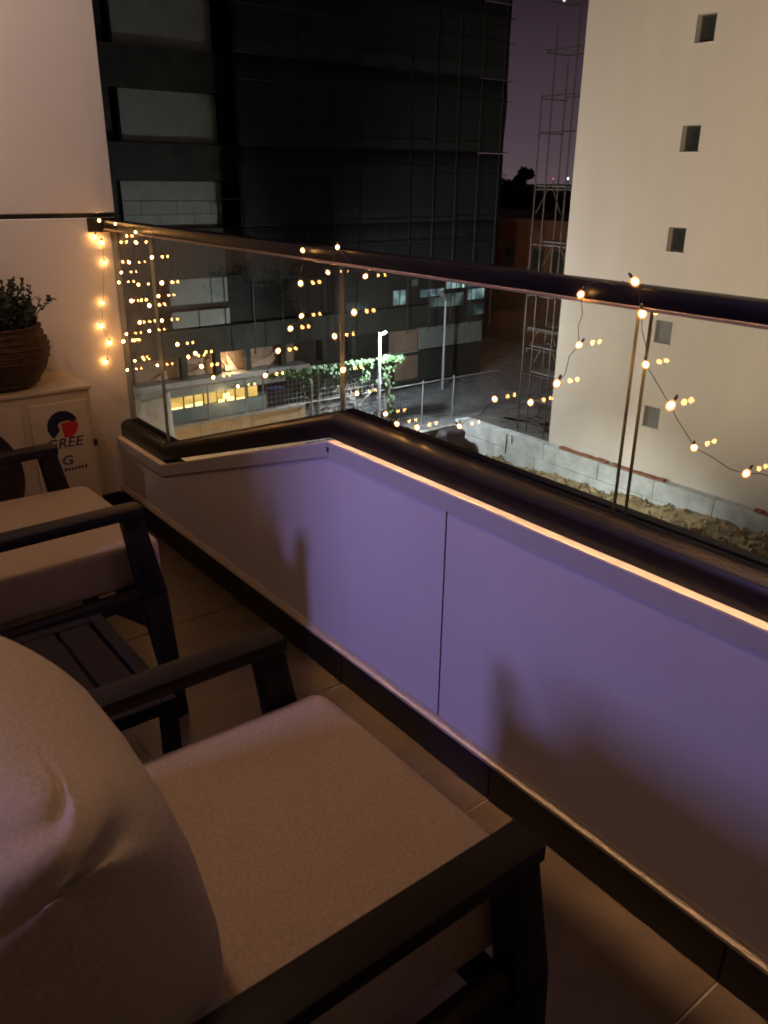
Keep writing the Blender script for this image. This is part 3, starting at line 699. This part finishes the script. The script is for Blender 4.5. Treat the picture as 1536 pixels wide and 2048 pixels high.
# retaining wall of cast concrete along the plot
cw = empty('concrete_wall', (-15, 24.1, -10.6), 'pale cast concrete retaining wall below the beige building, orange strip along its top', 'wall')
rk = random.Random(8); x = -25.15; 
while x < 6:
    x1 = min(6, x + rk.uniform(2.3, 2.9))
    MB().box((x + 0.006, 23.95 + rk.uniform(0, 0.02), -9.06), (x1 - 0.006, 24.34, -8.38 + rk.uniform(-0.02, 0.02)), 0.015, 1).build('wall_block', M['conc'], cw)
    MB().box((x + 0.006 - 0.4, 23.945 + rk.uniform(0, 0.02), -11.0), (x1 - 0.006 - 0.4, 24.33, -9.075), 0.015, 1).build('wall_block', M['conc'], cw)
    x = x1
MB().box((-25.42, 23.88, -11.0), (-25.16, 24.36, -8.50), 0.02, 1).build('corner_pillar', M['conc'], cw)
for (xa, xb) in ((-19.6, -17.2), (-17.15, -14.7), (-11.6, -9.0)):
    b = MB(); n = int((xb - xa)/0.25)
    for i in range(n): b.box((xa + i*0.25 + 0.006, 23.965, -8.352), (xa + (i + 1)*0.25 - 0.006, 24.16, -8.285 + rk.uniform(-0.03, 0.02)))
    b.build('brick_course', M['brick'], cw)
for (xx_, zt, zb) in ((-22.35, -8.45, -9.25), (-22.05, -8.42, -8.75)):
    MB().tube([(xx_, 23.93, zt), (xx_ + 0.03, 23.92, (zt + zb)/2), (xx_, 23.93, zb)], 0.018, 6).build('rebar', M['win_dark'], cw)
MB().lathe((-22.55, 23.945, -9.62), [(0.0, 0), (0.07, 0), (0.07, 0.004)], 12).build('drain_hole', M['win_dark'], cw)
dw = empty('concrete_wall', (-25.6, 18, -10.6), 'darker stained concrete wall running towards the street lamp from the pale wall corner', 'wall')
y = 14.0
while y < 23.8:
    y1 = min(23.87, y + 2.45); MB().box((-25.55, y + 0.006, -10.9), (-25.30 + rk.uniform(0, 0.012), y1 - 0.006, -8.72 + rk.uniform(-0.03, 0.03)), 0.015, 1).build('wall_block', M['conc_dirty'], dw); y = y1
# dark covered bundle against it
def warp_box(c, ext, seed, amp=0.08, nu=36, nv=20, e=0.35):
    b = MB(); superell(b, c, ext, e, e, nu, nv, None, lambda p: p + Vector((noise.noise(p*2.5 + Vector((seed, 0, 0))), noise.noise(p*2.5 + Vector((0, seed, 0))), noise.noise(p*3 + Vector((0, 0, seed)))*0.6))*amp); return b
warp_box((-24.72, 22.95, -9.35), (0.42, 0.62, 0.72), 3, 0.16).build('covered_bundle', M['tarp_dark'], smooth=True, label='dark tarpaulin covered bundle standing in the corner of the concrete walls', cat='bundle')
# planks on the plot
for i, (px, py, a, L) in enumerate(((-23.6, 26.2, 0.3, 2.2), (-23.2, 26.6, 0.15, 2.6), (-22.3, 25.7, -0.4, 1.4))):
    d = Vector((math.cos(a), math.sin(a), 0))*L/2; c = Vector((px, py, -8.42 + 0.05*i))
    MB().bar(c - d, c + d, 0.24, None, 0.05).build('plank', M['bark'], label=('longest dark plank lying on the grey building plot', 'upper dark plank on the rubble beside another plank', 'short dark plank lying just behind the concrete wall')[i], cat='plank', group='planks on the building plot')

# ------------------------------------------------------------------ scaffold tower beside the beige building
sc = empty('scaffold_tower', (-22.3, 26.0, -8.6), 'tall narrow steel pipe scaffold tower standing beside the beige building edge', 'scaffold')
px_ = (-23.02, -22.52, -21.55, -20.75); py_ = (25.3, 26.6)
lev = [-8.2, -6.15, -5.1, -4.4, -3.0, -1.03, 0.97, 2.95, 4.1, 5.6, 7.2]
for i, x in enumerate(px_):
    for j, y in enumerate(py_):
        if (i, j) in ((1, 1),): continue
        top = (4.2, 6.35, 7.8, 10.5)[i] + (0.0 if j == 0 else 1.2)
        MB().tube([(x, y, -8.7), (x + rk.uniform(-.04, .04), y, top)], 0.032, 8).build('pole', M['pipe2'], sc)
for z in lev:
    for y in py_:
        zz = z + rk.uniform(-0.05, 0.05)
        MB().tube([(px_[0], y + 0.05, zz), (px_[-1], y + 0.05, zz)], 0.024, 6).build('ledger', M['pipe2'], sc)
    MB().tube([(px_[0] + .04, py_[0], z - 0.06), (px_[0] + .04, py_[1], z - 0.06)], 0.022, 6).build('ledger', M['pipe2'], sc)
for (z, x0, x1) in ((0.97, -23.05, -21.6), (-1.03, -22.55, -21.0), (-5.1, -22.75, -20.9), (-4.4, -23.0, -21.0), (-6.15, -22.6, -20.9), (-7.3, -22.4, -20.8)):
    MB().box((x0, 25.4, z + 0.05), (x1, 26.0, z + 0.10)).build('platform', M['board'], sc)
    MB().tube([(x0 + 0.1, 25.34, z - 0.9), (x0 + 0.65, 25.34, z + 0.02)], 0.02, 6).build('brace', M['pipe2'], sc)
    MB().tube([(x1 - 0.1, 25.34, z - 0.9), (x1 - 0.6, 25.34, z + 0.02)], 0.02, 6).build('brace', M['pipe2'], sc)

# ------------------------------------------------------------------ dark unfinished building
DX = -32.5; DY0, DY1 = -6.0, 32.3
ub = empty('unfinished_building', (-38, 14, -9), 'large dark unfinished building with grey wall panels, a yellow lit strip and netted upper floors', 'building')
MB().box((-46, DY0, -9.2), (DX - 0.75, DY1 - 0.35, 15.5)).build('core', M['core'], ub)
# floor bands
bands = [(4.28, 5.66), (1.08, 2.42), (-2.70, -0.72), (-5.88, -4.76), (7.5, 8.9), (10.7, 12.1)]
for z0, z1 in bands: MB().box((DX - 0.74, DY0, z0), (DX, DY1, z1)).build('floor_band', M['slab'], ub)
bands_fill = [(5.66, 7.5), (2.42, 4.28), (-0.72, 1.08), (-3.76, -2.70), (-4.76, -3.98), (8.9, 10.7)]
def blocks(y0, y1, z0, z1, xf, nr, ln, m_, gap=0.025):
    h = (z1 - z0)/nr
    for r in range(nr):
        y = y0 - (0 if r % 2 == 0 else ln/2)
        while y < y1:
            a, b_ = max(y, y0), min(y + ln, y1)
            if b_ - a > 0.1: MB().box((xf - 0.3, a + gap/2, z0 + r*h + gap/2), (xf + rk.uniform(0, 0.02), b_ - gap/2, z0 + (r + 1)*h - gap/2)).build('wall_block', m_, ub)
            y += ln
blocks(12.95, 16.95, 5.68, 7.48, DX - 0.25, 1, 4.4, M['block']); blocks(12.95, 16.95, 2.44, 4.26, DX - 0.25, 1, 4.4, M['block'])
blocks(12.7, 16.97, 0.34, 1.06, DX - 0.25, 1, 4.4, M['block'], 0.02); blocks(12.7, 16.97, -0.70, 0.335, DX - 0.25, 2, 1.5, M['block'], 0.02)
blocks(14.3, 17.0, -3.78, -2.72, DX - 0.25, 1, 1.9, M['block'], 0.04); blocks(14.3, 17.05, -4.74, -4.02, DX - 0.25, 1, 1.25, M['block'], 0.05)
for z0, z1 in bands_fill[:4]:
    MB().box((DX - 0.74, 11.6, z0), (DX - 0.35, 12.65, z1)).build('pier', M['slab'], ub)
# open storey above the lower floor: columns, tan wall, hanging sheets and a work lamp
for y in (12.3, 14.65, 16.25, 17.75, 19.6, 21.9, 23.6):
    MB().box((DX - 0.45, y - 0.13, -6.85), (DX - 0.1, y + 0.13, -5.88)).build('column', M['slab'], ub)
MB().box((DX - 0.745, 11, -6.88), (DX - 0.70, 20.5, -5.9)).build('tan_wall', M['tanw'], ub)
for (ya, za, yb, zb, wdt) in ((13.4, -6.8, 14.4, -6.05, 0.5), (15.0, -6.75, 15.9, -6.2, 0.55), (16.5, -6.0, 17.1, -6.75, 0.16), (16.9, -5.95, 17.4, -6.8, 0.5), (18.1, -6.7, 19.4, -6.25, 0.4), (14.9, -6.1, 16.1, -6.0, 0.2)):
    s_ = MB(); n = 8; row = []
    for i in range(n + 1):
        t = i/n; y = ya + (yb - ya)*t; z = za + (zb - za)*t - 0.10*math.sin(math.pi*t)
        row.append((y, z))
    for (y, z), (y2, z2) in zip(row, row[1:]):
        o_ = 0.06*math.sin(y*7); o2 = 0.06*math.sin(y2*7)
        s_.add([(DX - 0.6 + o_, y, z), (DX - 0.6 + o2, y2, z2), (DX - 0.56 + o2, y2 + 0.02, max(z2 - wdt, -6.86)), (DX - 0.56 + o_, y + 0.02, max(z - wdt, -6.86))], [(0, 1, 2, 3)])
    so = s_.build('hanging_sheet', M['sheet'], ub)
    md = so.modifiers.new('thick', 'SOLIDIFY'); md.thickness = 0.015
MB().box((DX - 0.5, 16.78, -6.80), (DX - 0.38, 16.98, -6.62)).build('work_lamp', M['e_bright'], ub)
lamp('work_lamp_light', 'POINT', (DX - 0.2, 16.9, -6.45), 60, (1.0, 0.66, 0.36), 0.08)
# pale slab edge, grey spandrel, lit strip, base wall
MB().box((DX - 0.74, DY0, -7.12), (DX + 0.10, 20.9, -6.90)).build('slab_edge', M['ledge'], ub)
MB().box((DX - 0.74, DY0, -7.58), (DX, 19.6, -7.125)).build('spandrel', M['block'], ub)
MB().box((DX - 0.74, DY0, -9.2), (DX, 19.6, -8.10)).build('base_wall', M['block'], ub)
ym = 13.62; ws = [0.80, 0.48, 0.46, 0.66, 0.42, 0.48, 0.62, 0.56]
for i, wd in enumerate(ws):
    b = MB(); b.box((DX - 0.30, ym, -8.10), (DX - 0.02, ym + 0.05, -7.58)); wn = b.build('window', M['win_dark'], ub)
    MB().box((DX - 0.10, ym + 0.055, -8.06), (DX - 0.06, ym + wd - 0.004, -7.585)).build('pane', M['e_yellow'], wn)
    if i in (0, 1, 2, 4, 5, 6):
        MB().box((DX - 0.055, ym + 0.08, -8.09), (DX - 0.03, ym + wd - 0.05, -8.03 + 0.05*(i % 3))).build('pane_glow', M['e_bright'], wn)  # emissive strip, brighter lower part of the window light added as glow
    ym += wd
MB().box((DX - 0.055, 16.35, -7.98), (DX - 0.02, 16.65, -7.72)).build('lamp', M['e_bright'], ub)
lamp('strip_lamp_light', 'POINT', (DX + 0.25, 16.2, -7.8), 22, (1.0, 0.72, 0.32), 0.08)
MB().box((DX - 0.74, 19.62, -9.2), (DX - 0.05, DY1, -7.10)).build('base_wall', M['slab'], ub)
# right-hand end: pale panels, lit storey
blocks(27.8, 32.28, -7.05, -5.90, DX - 0.02, 1, 1.6, M['block'], 0.05)
MB().box((DX - 0.5, 26.1, -7.03), (DX - 0.04, 27.65, -5.95)).build('door_panel', M['tanw'], ub)
MB().box((DX - 0.5, 26.15, -8.5), (DX - 0.035, 27.7, -7.3)).build('door_panel', M['tanw'], ub)
MB().box((DX - 0.5, 26.1, -7.095), (DX + 0.04, 27.7, -7.035)).build('sill', M['ledge'], ub)
for i, (ya, yb, za, zb, mm) in enumerate(((25.95, 26.75, -4.62, -3.92, 'e_cyan'), (23.1, 24.3, -4.66, -4.34, 'e_cyan2'), (27.1, 27.5, -3.75, -3.45, 'e_cyan2'), (27.7, 29.3, -4.35, -4.0, 'e_cyan'), (28.0, 29.2, -3.45, -3.05, 'e_cyan2'), (29.45, 30.9, -4.05, -3.35, 'e_cyan'), (31.0, 32.25, -4.05, -3.30, 'e_cyan'),
        (28.4, 29.4, -4.9, -4.45, 'e_cyan2'), (29.5, 30.7, -4.95, -4.3, 'e_cyan2'), (31.0, 32.25, -4.72, -4.18, 'e_cyan'), (31.1, 32.25, -5.55, -5.0, 'e_cyan2'), (28.6, 32.25, -2.78, -2.56, 'e_cyan'), (28.3, 29.0, -1.9, -1.3, 'e_cyan2'), (30.9, 31.7, -1.7, -1.2, 'e_cyan2'))):  # the long thin entry is a lit slab edge, its light put in as glow
    f = MB(); q = 0.05
    f.box((DX + 0.002, ya - q, za - q), (DX + 0.03, yb + q, za)); f.box((DX + 0.002, ya - q, zb), (DX + 0.03, yb + q, zb + q)); f.box((DX + 0.002, ya - q, za), (DX + 0.03, ya, zb)); f.box((DX + 0.002, yb, za), (DX + 0.03, yb + q, zb))
    nm = max(0, int((yb - ya)/0.8))
    for k in range(1, nm + 1): yy_ = ya + (yb - ya)*k/(nm + 1); f.box((DX + 0.0022, yy_ - 0.02, za + 0.0005), (DX + 0.028, yy_ + 0.02, zb - 0.0005))
    wn = f.build('window', M['win_dark'], ub)
    MB().box((DX + 0.001, ya, za), (DX + 0.010, yb, zb)).build('pane', M[mm], wn)
MB().box((DX - 0.74, 22.5, -4.70), (DX, DY1, -2.75)).build('storey_wall', M['core'], ub)
for (y, za, zb) in ((30.62, -4.05, -3.3), (31.5, -4.0, -3.35)):
    MB().box((DX + 0.012, y, za), (DX + 0.05, y + 0.07, zb)).build('light_tube', M['e_green'], ub)
MB().box((DX + 0.012, 31.05, -3.36), (DX + 0.05, 32.2, -3.29)).build('light_tube', M['e_green'], ub)

# facade scaffold with dark nets
fs = empty('facade_scaffold', (DX + 1.0, 24, -9), 'dark pipe scaffold with safety nets hung along the unfinished building facade', 'scaffold')
SXp = DX + 1.05
for i in range(11):
    y = 17.5 + 1.42*i
    if y > 32.4: break
    MB().tube([(SXp, y, -5.9), (SXp + rk.uniform(-.05, .05), y + rk.uniform(-.05, .05), 14)], 0.024, 6).build('pole', M['pipe'], fs)
for z in (8.2, 7.3, 5.67, 4.76, 2.42, 1.5, -0.75, -1.7, -3.0):
    MB().tube([(SXp + 0.05, 17.2, z), (SXp + 0.05, 32.3, z + rk.uniform(-.08, .08))], 0.020, 6).build('ledger', M['pipe'], fs)
zz = [-2.9, -0.7, 2.45, 5.7, 8.9, 12.1, 14.5]
for a, b_ in zip(zz, zz[1:]):
    s_ = MB(); ny, nz = 60, 4; g = [[s_.bm.verts.new((DX + 0.75 + 0.10*noise.noise(Vector((0, (17.25 + 15.05*i/ny)*0.9, a + j*0.4))), 17.25 + 15.05*i/ny, a + 0.02 + (b_ - a - 0.04)*j/nz)) for i in range(ny + 1)] for j in range(nz + 1)]
    for j in range(nz):
        for i in range(ny): s_.bm.faces.new((g[j][i], g[j][i+1], g[j+1][i+1], g[j+1][i]))
    so = s_.build('safety_net', M['net'], fs, smooth=True); md = so.modifiers.new('thick', 'SOLIDIFY'); md.thickness = 0.01

# ------------------------------------------------------------------ boundary wall, wire fence, vines
bw = empty('boundary_wall', (-26.9, 12, -10.6), 'low cream boundary wall lit warm, with a pale coping, below the fence posts', 'wall')
y = 6.0
while y < 16.9:
    y1 = min(17.0, y + 2.15); MB().box((-27.05, y + 0.005, -10.7), (-26.80, y1 - 0.005, -7.16), 0.01, 1).build('wall_bay', M['cream'], bw); MB().box((-27.10, y + 0.004, -7.158), (-26.75, y1 - 0.004, -7.04), 0.012, 1).build('coping', M['ledge'], bw); y = y1
wf = empty('wire_fence', (-27.0, 18, -9.0), 'rusty square wire mesh fence on thin steel posts along the gravel road', 'fence')
for i, y in enumerate((11.4, 12.9, 14.45, 15.2, 17.4, 17.75, 21.15, 23.25, 25.1)):
    top = -5.75 if y < 21.5 else -7.0
    MB().tube([(-26.93, y, (-7.04 if y < 17 else -9.05)), (-26.93, y + 0.02, top)], 0.032, 8).build('post', M['fence'], wf)
MB().tube([(-26.93, 17.0, -7.06), (-26.93, 19, -7.10), (-26.93, 23.2, -7.10), (-26.93, 28, -7.12)], 0.028, 6).build('rail', M['fence'], wf)
MB().tube([(-26.93, 11.2, -5.77), (-26.93, 15.4, -5.72), (-26.93, 21.2, -5.78)], 0.022, 6).build('rail', M['fence'], wf)
ms = MB()
y = 15.4
while y < 21.2:
    ms.tube([(-26.95, y, -8.95 if y > 17 else -7.03), (-26.95, y, -5.8)], 0.0085, 4, caps=False); y += 0.19
z = -8.9
while z < -5.8:
    ms.tube([(-26.955, 15.4 if z > -7.05 else 17.0, z), (-26.955, 21.2, z)], 0.0085, 4, caps=False); z += 0.19
y = 21.2
while y < 28:
    ms.tube([(-26.95, y, -8.95), (-26.95, y, -7.15)], 0.0035, 4, caps=False); y += 0.19
z = -8.9
while z < -7.2: ms.tube([(-26.955, 21.2, z), (-26.955, 28, z)], 0.0035, 4, caps=False); z += 0.19
ms.build('wire_mesh', M['fence'], wf, kind='stuff')
# climbing vine on top of the fence
cv = empty('climbing_vine', (-26.8, 21.2, -9.0), 'bright green climbing vine spread along the fence top beside the street lamp', 'vine')
rv_ = random.Random(21)
tk = MB(); tk.tube([(-26.8, 21.25, -9.0), (-26.78, 21.2, -8.0), (-26.82, 21.28, -7.0), (-26.8, 21.2, -5.85)], 0.09, 8, 0.05); tk.build('trunk', M['bark'], cv, smooth=True)
tk = MB(); tk.tube([(-26.85, 21.2, -5.9), (-26.85, 19.5, -5.8), (-26.85, 17.5, -5.8), (-26.85, 15.6, -5.88)], 0.03, 6, 0.012); tk.build('branch', M['bark'], cv, smooth=True)
lvs = MB()
def leaf(c, s):
    n = Vector((1.0, rv_.gauss(0, 0.5), 0.35 + rv_.gauss(0, 0.5))).normalized(); d = Vector((rv_.gauss(0, 0.4), rv_.gauss(0, 0.6), -1)); d = (d - n*d.dot(n)).normalized(); t = n.cross(d)
    c = Vector(c); lvs.add([c - d*s*0.5, c + t*s*0.42 + n*s*0.1, c + d*s*0.6, c - t*s*0.42 + n*s*0.1], [(0, 1, 2), (0, 2, 3)])
for i in range(1500):
    y = rv_.uniform(15.5, 22.0); dense = 0.5 + 0.5*noise.noise(Vector((y*1.1, 2, 0))) + (0.35 if 17 < y < 21.6 else -0.1)
    if rv_.random() > dense + 0.25: continue
    dep = 0.16 + 0.38*max(0, noise.noise(Vector((y*1.6, 7, 0))))
    if y < 16.3: dep *= 0.5
    leaf((-26.82 + rv_.gauss(0, 0.10), y, -5.70 + 0.10*noise.noise(Vector((y*2.1, 0, 3))) - dep*rv_.random()**1.4), rv_.uniform(0.09, 0.19))
for (yc, zt, zb, n) in ((19.75, -6.0, -6.5, 26), (20.75, -5.9, -6.65, 26), (21.25, -5.9, -8.6, 60), (18.2, -5.9, -6.25, 18), (16.9, -5.9, -6.4, 26)):
    for i in range(n):
        t = rv_.random(); leaf((-26.76 + rv_.gauss(0, 0.06), yc + rv_.gauss(0, 0.13) + (0.3*math.sin(t*3) if yc < 21 else 0), zt + (zb - zt)*t), rv_.uniform(0.09, 0.18))
lvs.build('leaves', M['leaf'], cv, kind='stuff')
def shrub(name, c, h, spread, n, seed, label):
    root = empty(name, c, label, 'shrub'); r_ = random.Random(seed); tw = MB()
    def grow(p, d, L, rad, dep):
        pts = [p]; q = p
        for k in range(4):
            d = (d + Vector((r_.gauss(0, 0.10), r_.gauss(0, 0.28), r_.gauss(0, 0.15)))).normalized(); q = q + d*L/4; pts.append(q)
        tw.tube(pts, rad, 5, rad*0.5)
        if dep < 3:
            for k in range(2 + (r_.random() > 0.5)):
                grow(pts[r_.choice((2, 3, 4))], (d + Vector((r_.gauss(0, 0.2), r_.gauss(0, 0.9), r_.gauss(0, 0.4)))).normalized(), L*0.62, rad*0.6, dep + 1)
    for i in range(n): grow(Vector(c) + Vector((0, r_.uniform(-spread, spread), 0)), Vector((0.1, r_.uniform(-0.5, 0.5), 1)).normalized(), h, 0.022, 0)
    tw.build('twigs', M['twig'], root); return root
shrub('bare_shrub', (-26.6, 18.5, -8.9), 1.5, 1.2, 7, 4, 'tangle of bare pale twigs climbing the wire mesh below the vine')
shrub('bare_shrub', (-26.5, 14.2, -8.6), 1.4, 0.6, 4, 9, 'leafless shrub with thin twigs in front of the yellow lit strip')
# tarpaulin at the left end
tb = MB(); ny, nz = 26, 18; g = []
for j in range(nz + 1):
    row = []
    for i in range(ny + 1):
        y = 8.2 + 3.15*i/ny; zt = -5.85 + 0.10*math.sin(i*0.55) + 0.05*math.sin(i*1.3); z = zt - (zt + 8.3)*j/nz
        row.append(tb.bm.verts.new((-26.7 + 0.10*noise.noise(Vector((y*2, z*1.1, 4))) + 0.15*(j/nz), y, z)))
    g.append(row)
for j in range(nz):
    for i in range(ny): tb.bm.faces.new((g[j][i], g[j][i+1], g[j+1][i+1], g[j+1][i]))
to = tb.build('tarpaulin', M['tarp'], smooth=True, label='pale grey tarpaulin sheet draped over the fence at the far left corner', cat='tarpaulin'); md = to.modifiers.new('thick', 'SOLIDIFY'); md.thickness = 0.02
tr_ = MB(); tr_.tube([(-26.62, 8.2 + 3.15*i/ny, -5.83 + 0.10*math.sin(i*0.55) + 0.05*math.sin(i*1.3)) for i in range(ny + 1)], 0.035, 6); tr_.build('hem', M['ledge'], to, smooth=True)
MB().box((-28.2, 16.05, -9.0), (-27.5, 16.75, -6.55), 0.05, 2).build('blue_cabin', M['blue'], label='small dark blue box standing behind the wire mesh fence', cat='box')

# ------------------------------------------------------------------ street lamps
sl = empty('street_lamp', (-26.45, 20.45, -10.4), 'slim white street lamp with a bright lit head standing in front of the vine', 'street lamp')
LH = Vector((-26.45, 20.45, -4.55))
MB().tube([(-26.45, 20.45, -10.5), (-26.45, 20.45, -7), (-26.45, 20.45, -4.52)], 0.085, 12, 0.05).build('pole', M['pole'], sl, smooth=True)
MB().box((-26.50, 20.33, -4.52), (-26.12, 20.57, -4.43), 0.02, 2).build('lamp_head', M['pole'], sl, smooth=True)
hd = MB(); superell(hd, (-26.28, 20.45, -4.55), (0.15, 0.11, 0.045), 0.9, 0.9, 16, 8); hd.build('lit_lens', M['e_lamp'], sl, smooth=True)
lamp('street_lamp_light', 'POINT', (-26.1, 20.45, -4.62), 2300, (0.86, 0.93, 1.0), 0.10)
s2 = empty('street_lamp', (-31.2, 28.3, -9.0), 'unlit thin grey street lamp pole with an angled head in front of the dark building', 'street lamp')
MB().tube([(-31.2, 28.3, -9.1), (-31.2, 28.3, -4.4)], 0.07, 10, 0.05).build('pole', M['pole'], s2, smooth=True)
a_ = MB(); a_.bar((-31.2, 28.3, -4.4), (-30.9, 27.9, -4.15), 0.08, None, 0.08); a_.build('arm', M['pole'], s2)
a_ = MB(); a_.bar((-30.9, 27.9, -4.16), (-30.3, 27.1, -3.72), 0.30, 0.22, 0.14, 0.10, bev=0.03); a_.build('lamp_head', M['ledge'], s2)

# ------------------------------------------------------------------ brown house, trees, far lights
bh = empty('brown_house', (-40, 44, -9), 'plain brown rendered house in the dark behind the scaffold tower', 'house')
MB().box((-58, 40, -9.4), (-28, 52, -1.25)).build('wall', M['house'], bh)
MB().box((-58.2, 39.8, -1.248), (-27.8, 52.2, -1.0)).build('roof_edge', M['house'], bh)
for x in (-38.6, -36.2, -34.6):
    f = MB(); f.box((x, 39.93, -4.0), (x + 0.9, 39.998, -2.7)); wn = f.build('window', M['win_dark'], bh); MB().box((x + 0.08, 39.90, -3.92), (x + 0.82, 39.928, -2.78)).build('pane', M['pane'], wn)
lamp('house_yard_light', 'POINT', (-33.5, 33.5, -2.0), 160, (1.0, 0.50, 0.25), 0.2)
rt_ = random.Random(17)
def tree(x, y, base, top, rad, label, tall=False):
    root = empty('tree', (x, y, base), label, 'tree', 'trees on the horizon')
    MB().tube([(x, y, base), (x + 0.2, y, base + (top - base)*0.55), (x, y, base + (top - base)*0.8)], 0.35, 8, 0.12).build('trunk', M['trunk'], root, smooth=True)
    c = MB(); n = 900
    lobes = [(Vector((x + rt_.gauss(0, rad*0.45), y + rt_.gauss(0, rad*0.4), top - rad*rt_.uniform(0.5, 1.6 if not tall else 3.5))), rad*rt_.uniform(0.35, 0.6)) for _ in range(9)] + [(Vector((x, y, top - rad*0.55)), rad*0.5)]
    for i in range(n):
        lc, lr_ = rt_.choice(lobes); d = Vector((rt_.gauss(0, 1), rt_.gauss(0, 1), rt_.gauss(0, 0.9 if not tall else 1.4))).normalized(); q = lc + d*lr_*rt_.uniform(0.6, 1.05)
        u = Vector((rt_.gauss(0, 1), rt_.gauss(0, 1), rt_.gauss(0, 1))).normalized(); v = u.cross(d + Vector((0.01, 0, 0))).normalized(); s_ = rt_.uniform(0.15, 0.4)
        c.add([q - u*s_, q + v*s_*0.6, q + u*s_, q - v*s_*0.6], [(0, 1, 2, 3)])
    c.build('crown', M['tree'], root)
for (x, y, top, rad, tall, lb) in ((-66.5, 65, 1.9, 2.6, False, 'dark round tree on the horizon nearest the unfinished building'), (-63.6, 65, 1.5, 2.0, False, 'low dark tree just right of the unfinished building corner'), (-61.9, 66, 2.35, 0.8, True, 'slim pointed dark tree rising above the horizon trees'),
        (-60.2, 64, 1.1, 2.3, False, 'broad dark tree right of the slim pointed tree'), (-57.3, 65, 0.75, 2.4, False, 'dark low tree seen just left of the scaffold tower'), (-54.3, 66, 0.6, 2.4, False, 'dark low tree seen through the scaffold tower'), (-51.2, 65, 0.5, 2.4, False, 'dark low tree beside the beige building edge')):
    tree(x, y, -10.7, top, rad, lb, tall)
hl = terrain('far_hill', -420, -100, 170, 300, 40, 10, lambda x, y: -10.8 + 9.0*math.exp(-((y - 235)/45)**2)*(0.9 + 0.25*N3(x, 0, 0.02)), M['ground'])
def far_lamp(x, y, z, r, m_, label):
    root = empty('far_lamp', (x, y, z), label, 'lamp')
    b = MB(); superell(b, (x, y, z), (r, r, r), 1, 1, 12, 8); b.build('lamp_globe', M[m_], root, smooth=True)
    MB().tube([(x, y + r, -10.7), (x, y + r, z)], 0.06, 6).build('mast', M['trunk'], root)
far_lamp(-131.5, 150, 1.35, 0.16, 'e_red', 'tiny red light on the horizon seen through the scaffold tower')
far_lamp(-127.3, 150, 1.45, 0.24, 'e_white', 'small white light on the horizon beside the beige building edge')
b = MB(); superell(b, (-1237, 1400, 322), (3.0, 3.0, 3.0), 1, 1, 12, 8); b.build('star', M['e_star'], smooth=True, label='bright white star high in the sky left of the beige building', cat='star')
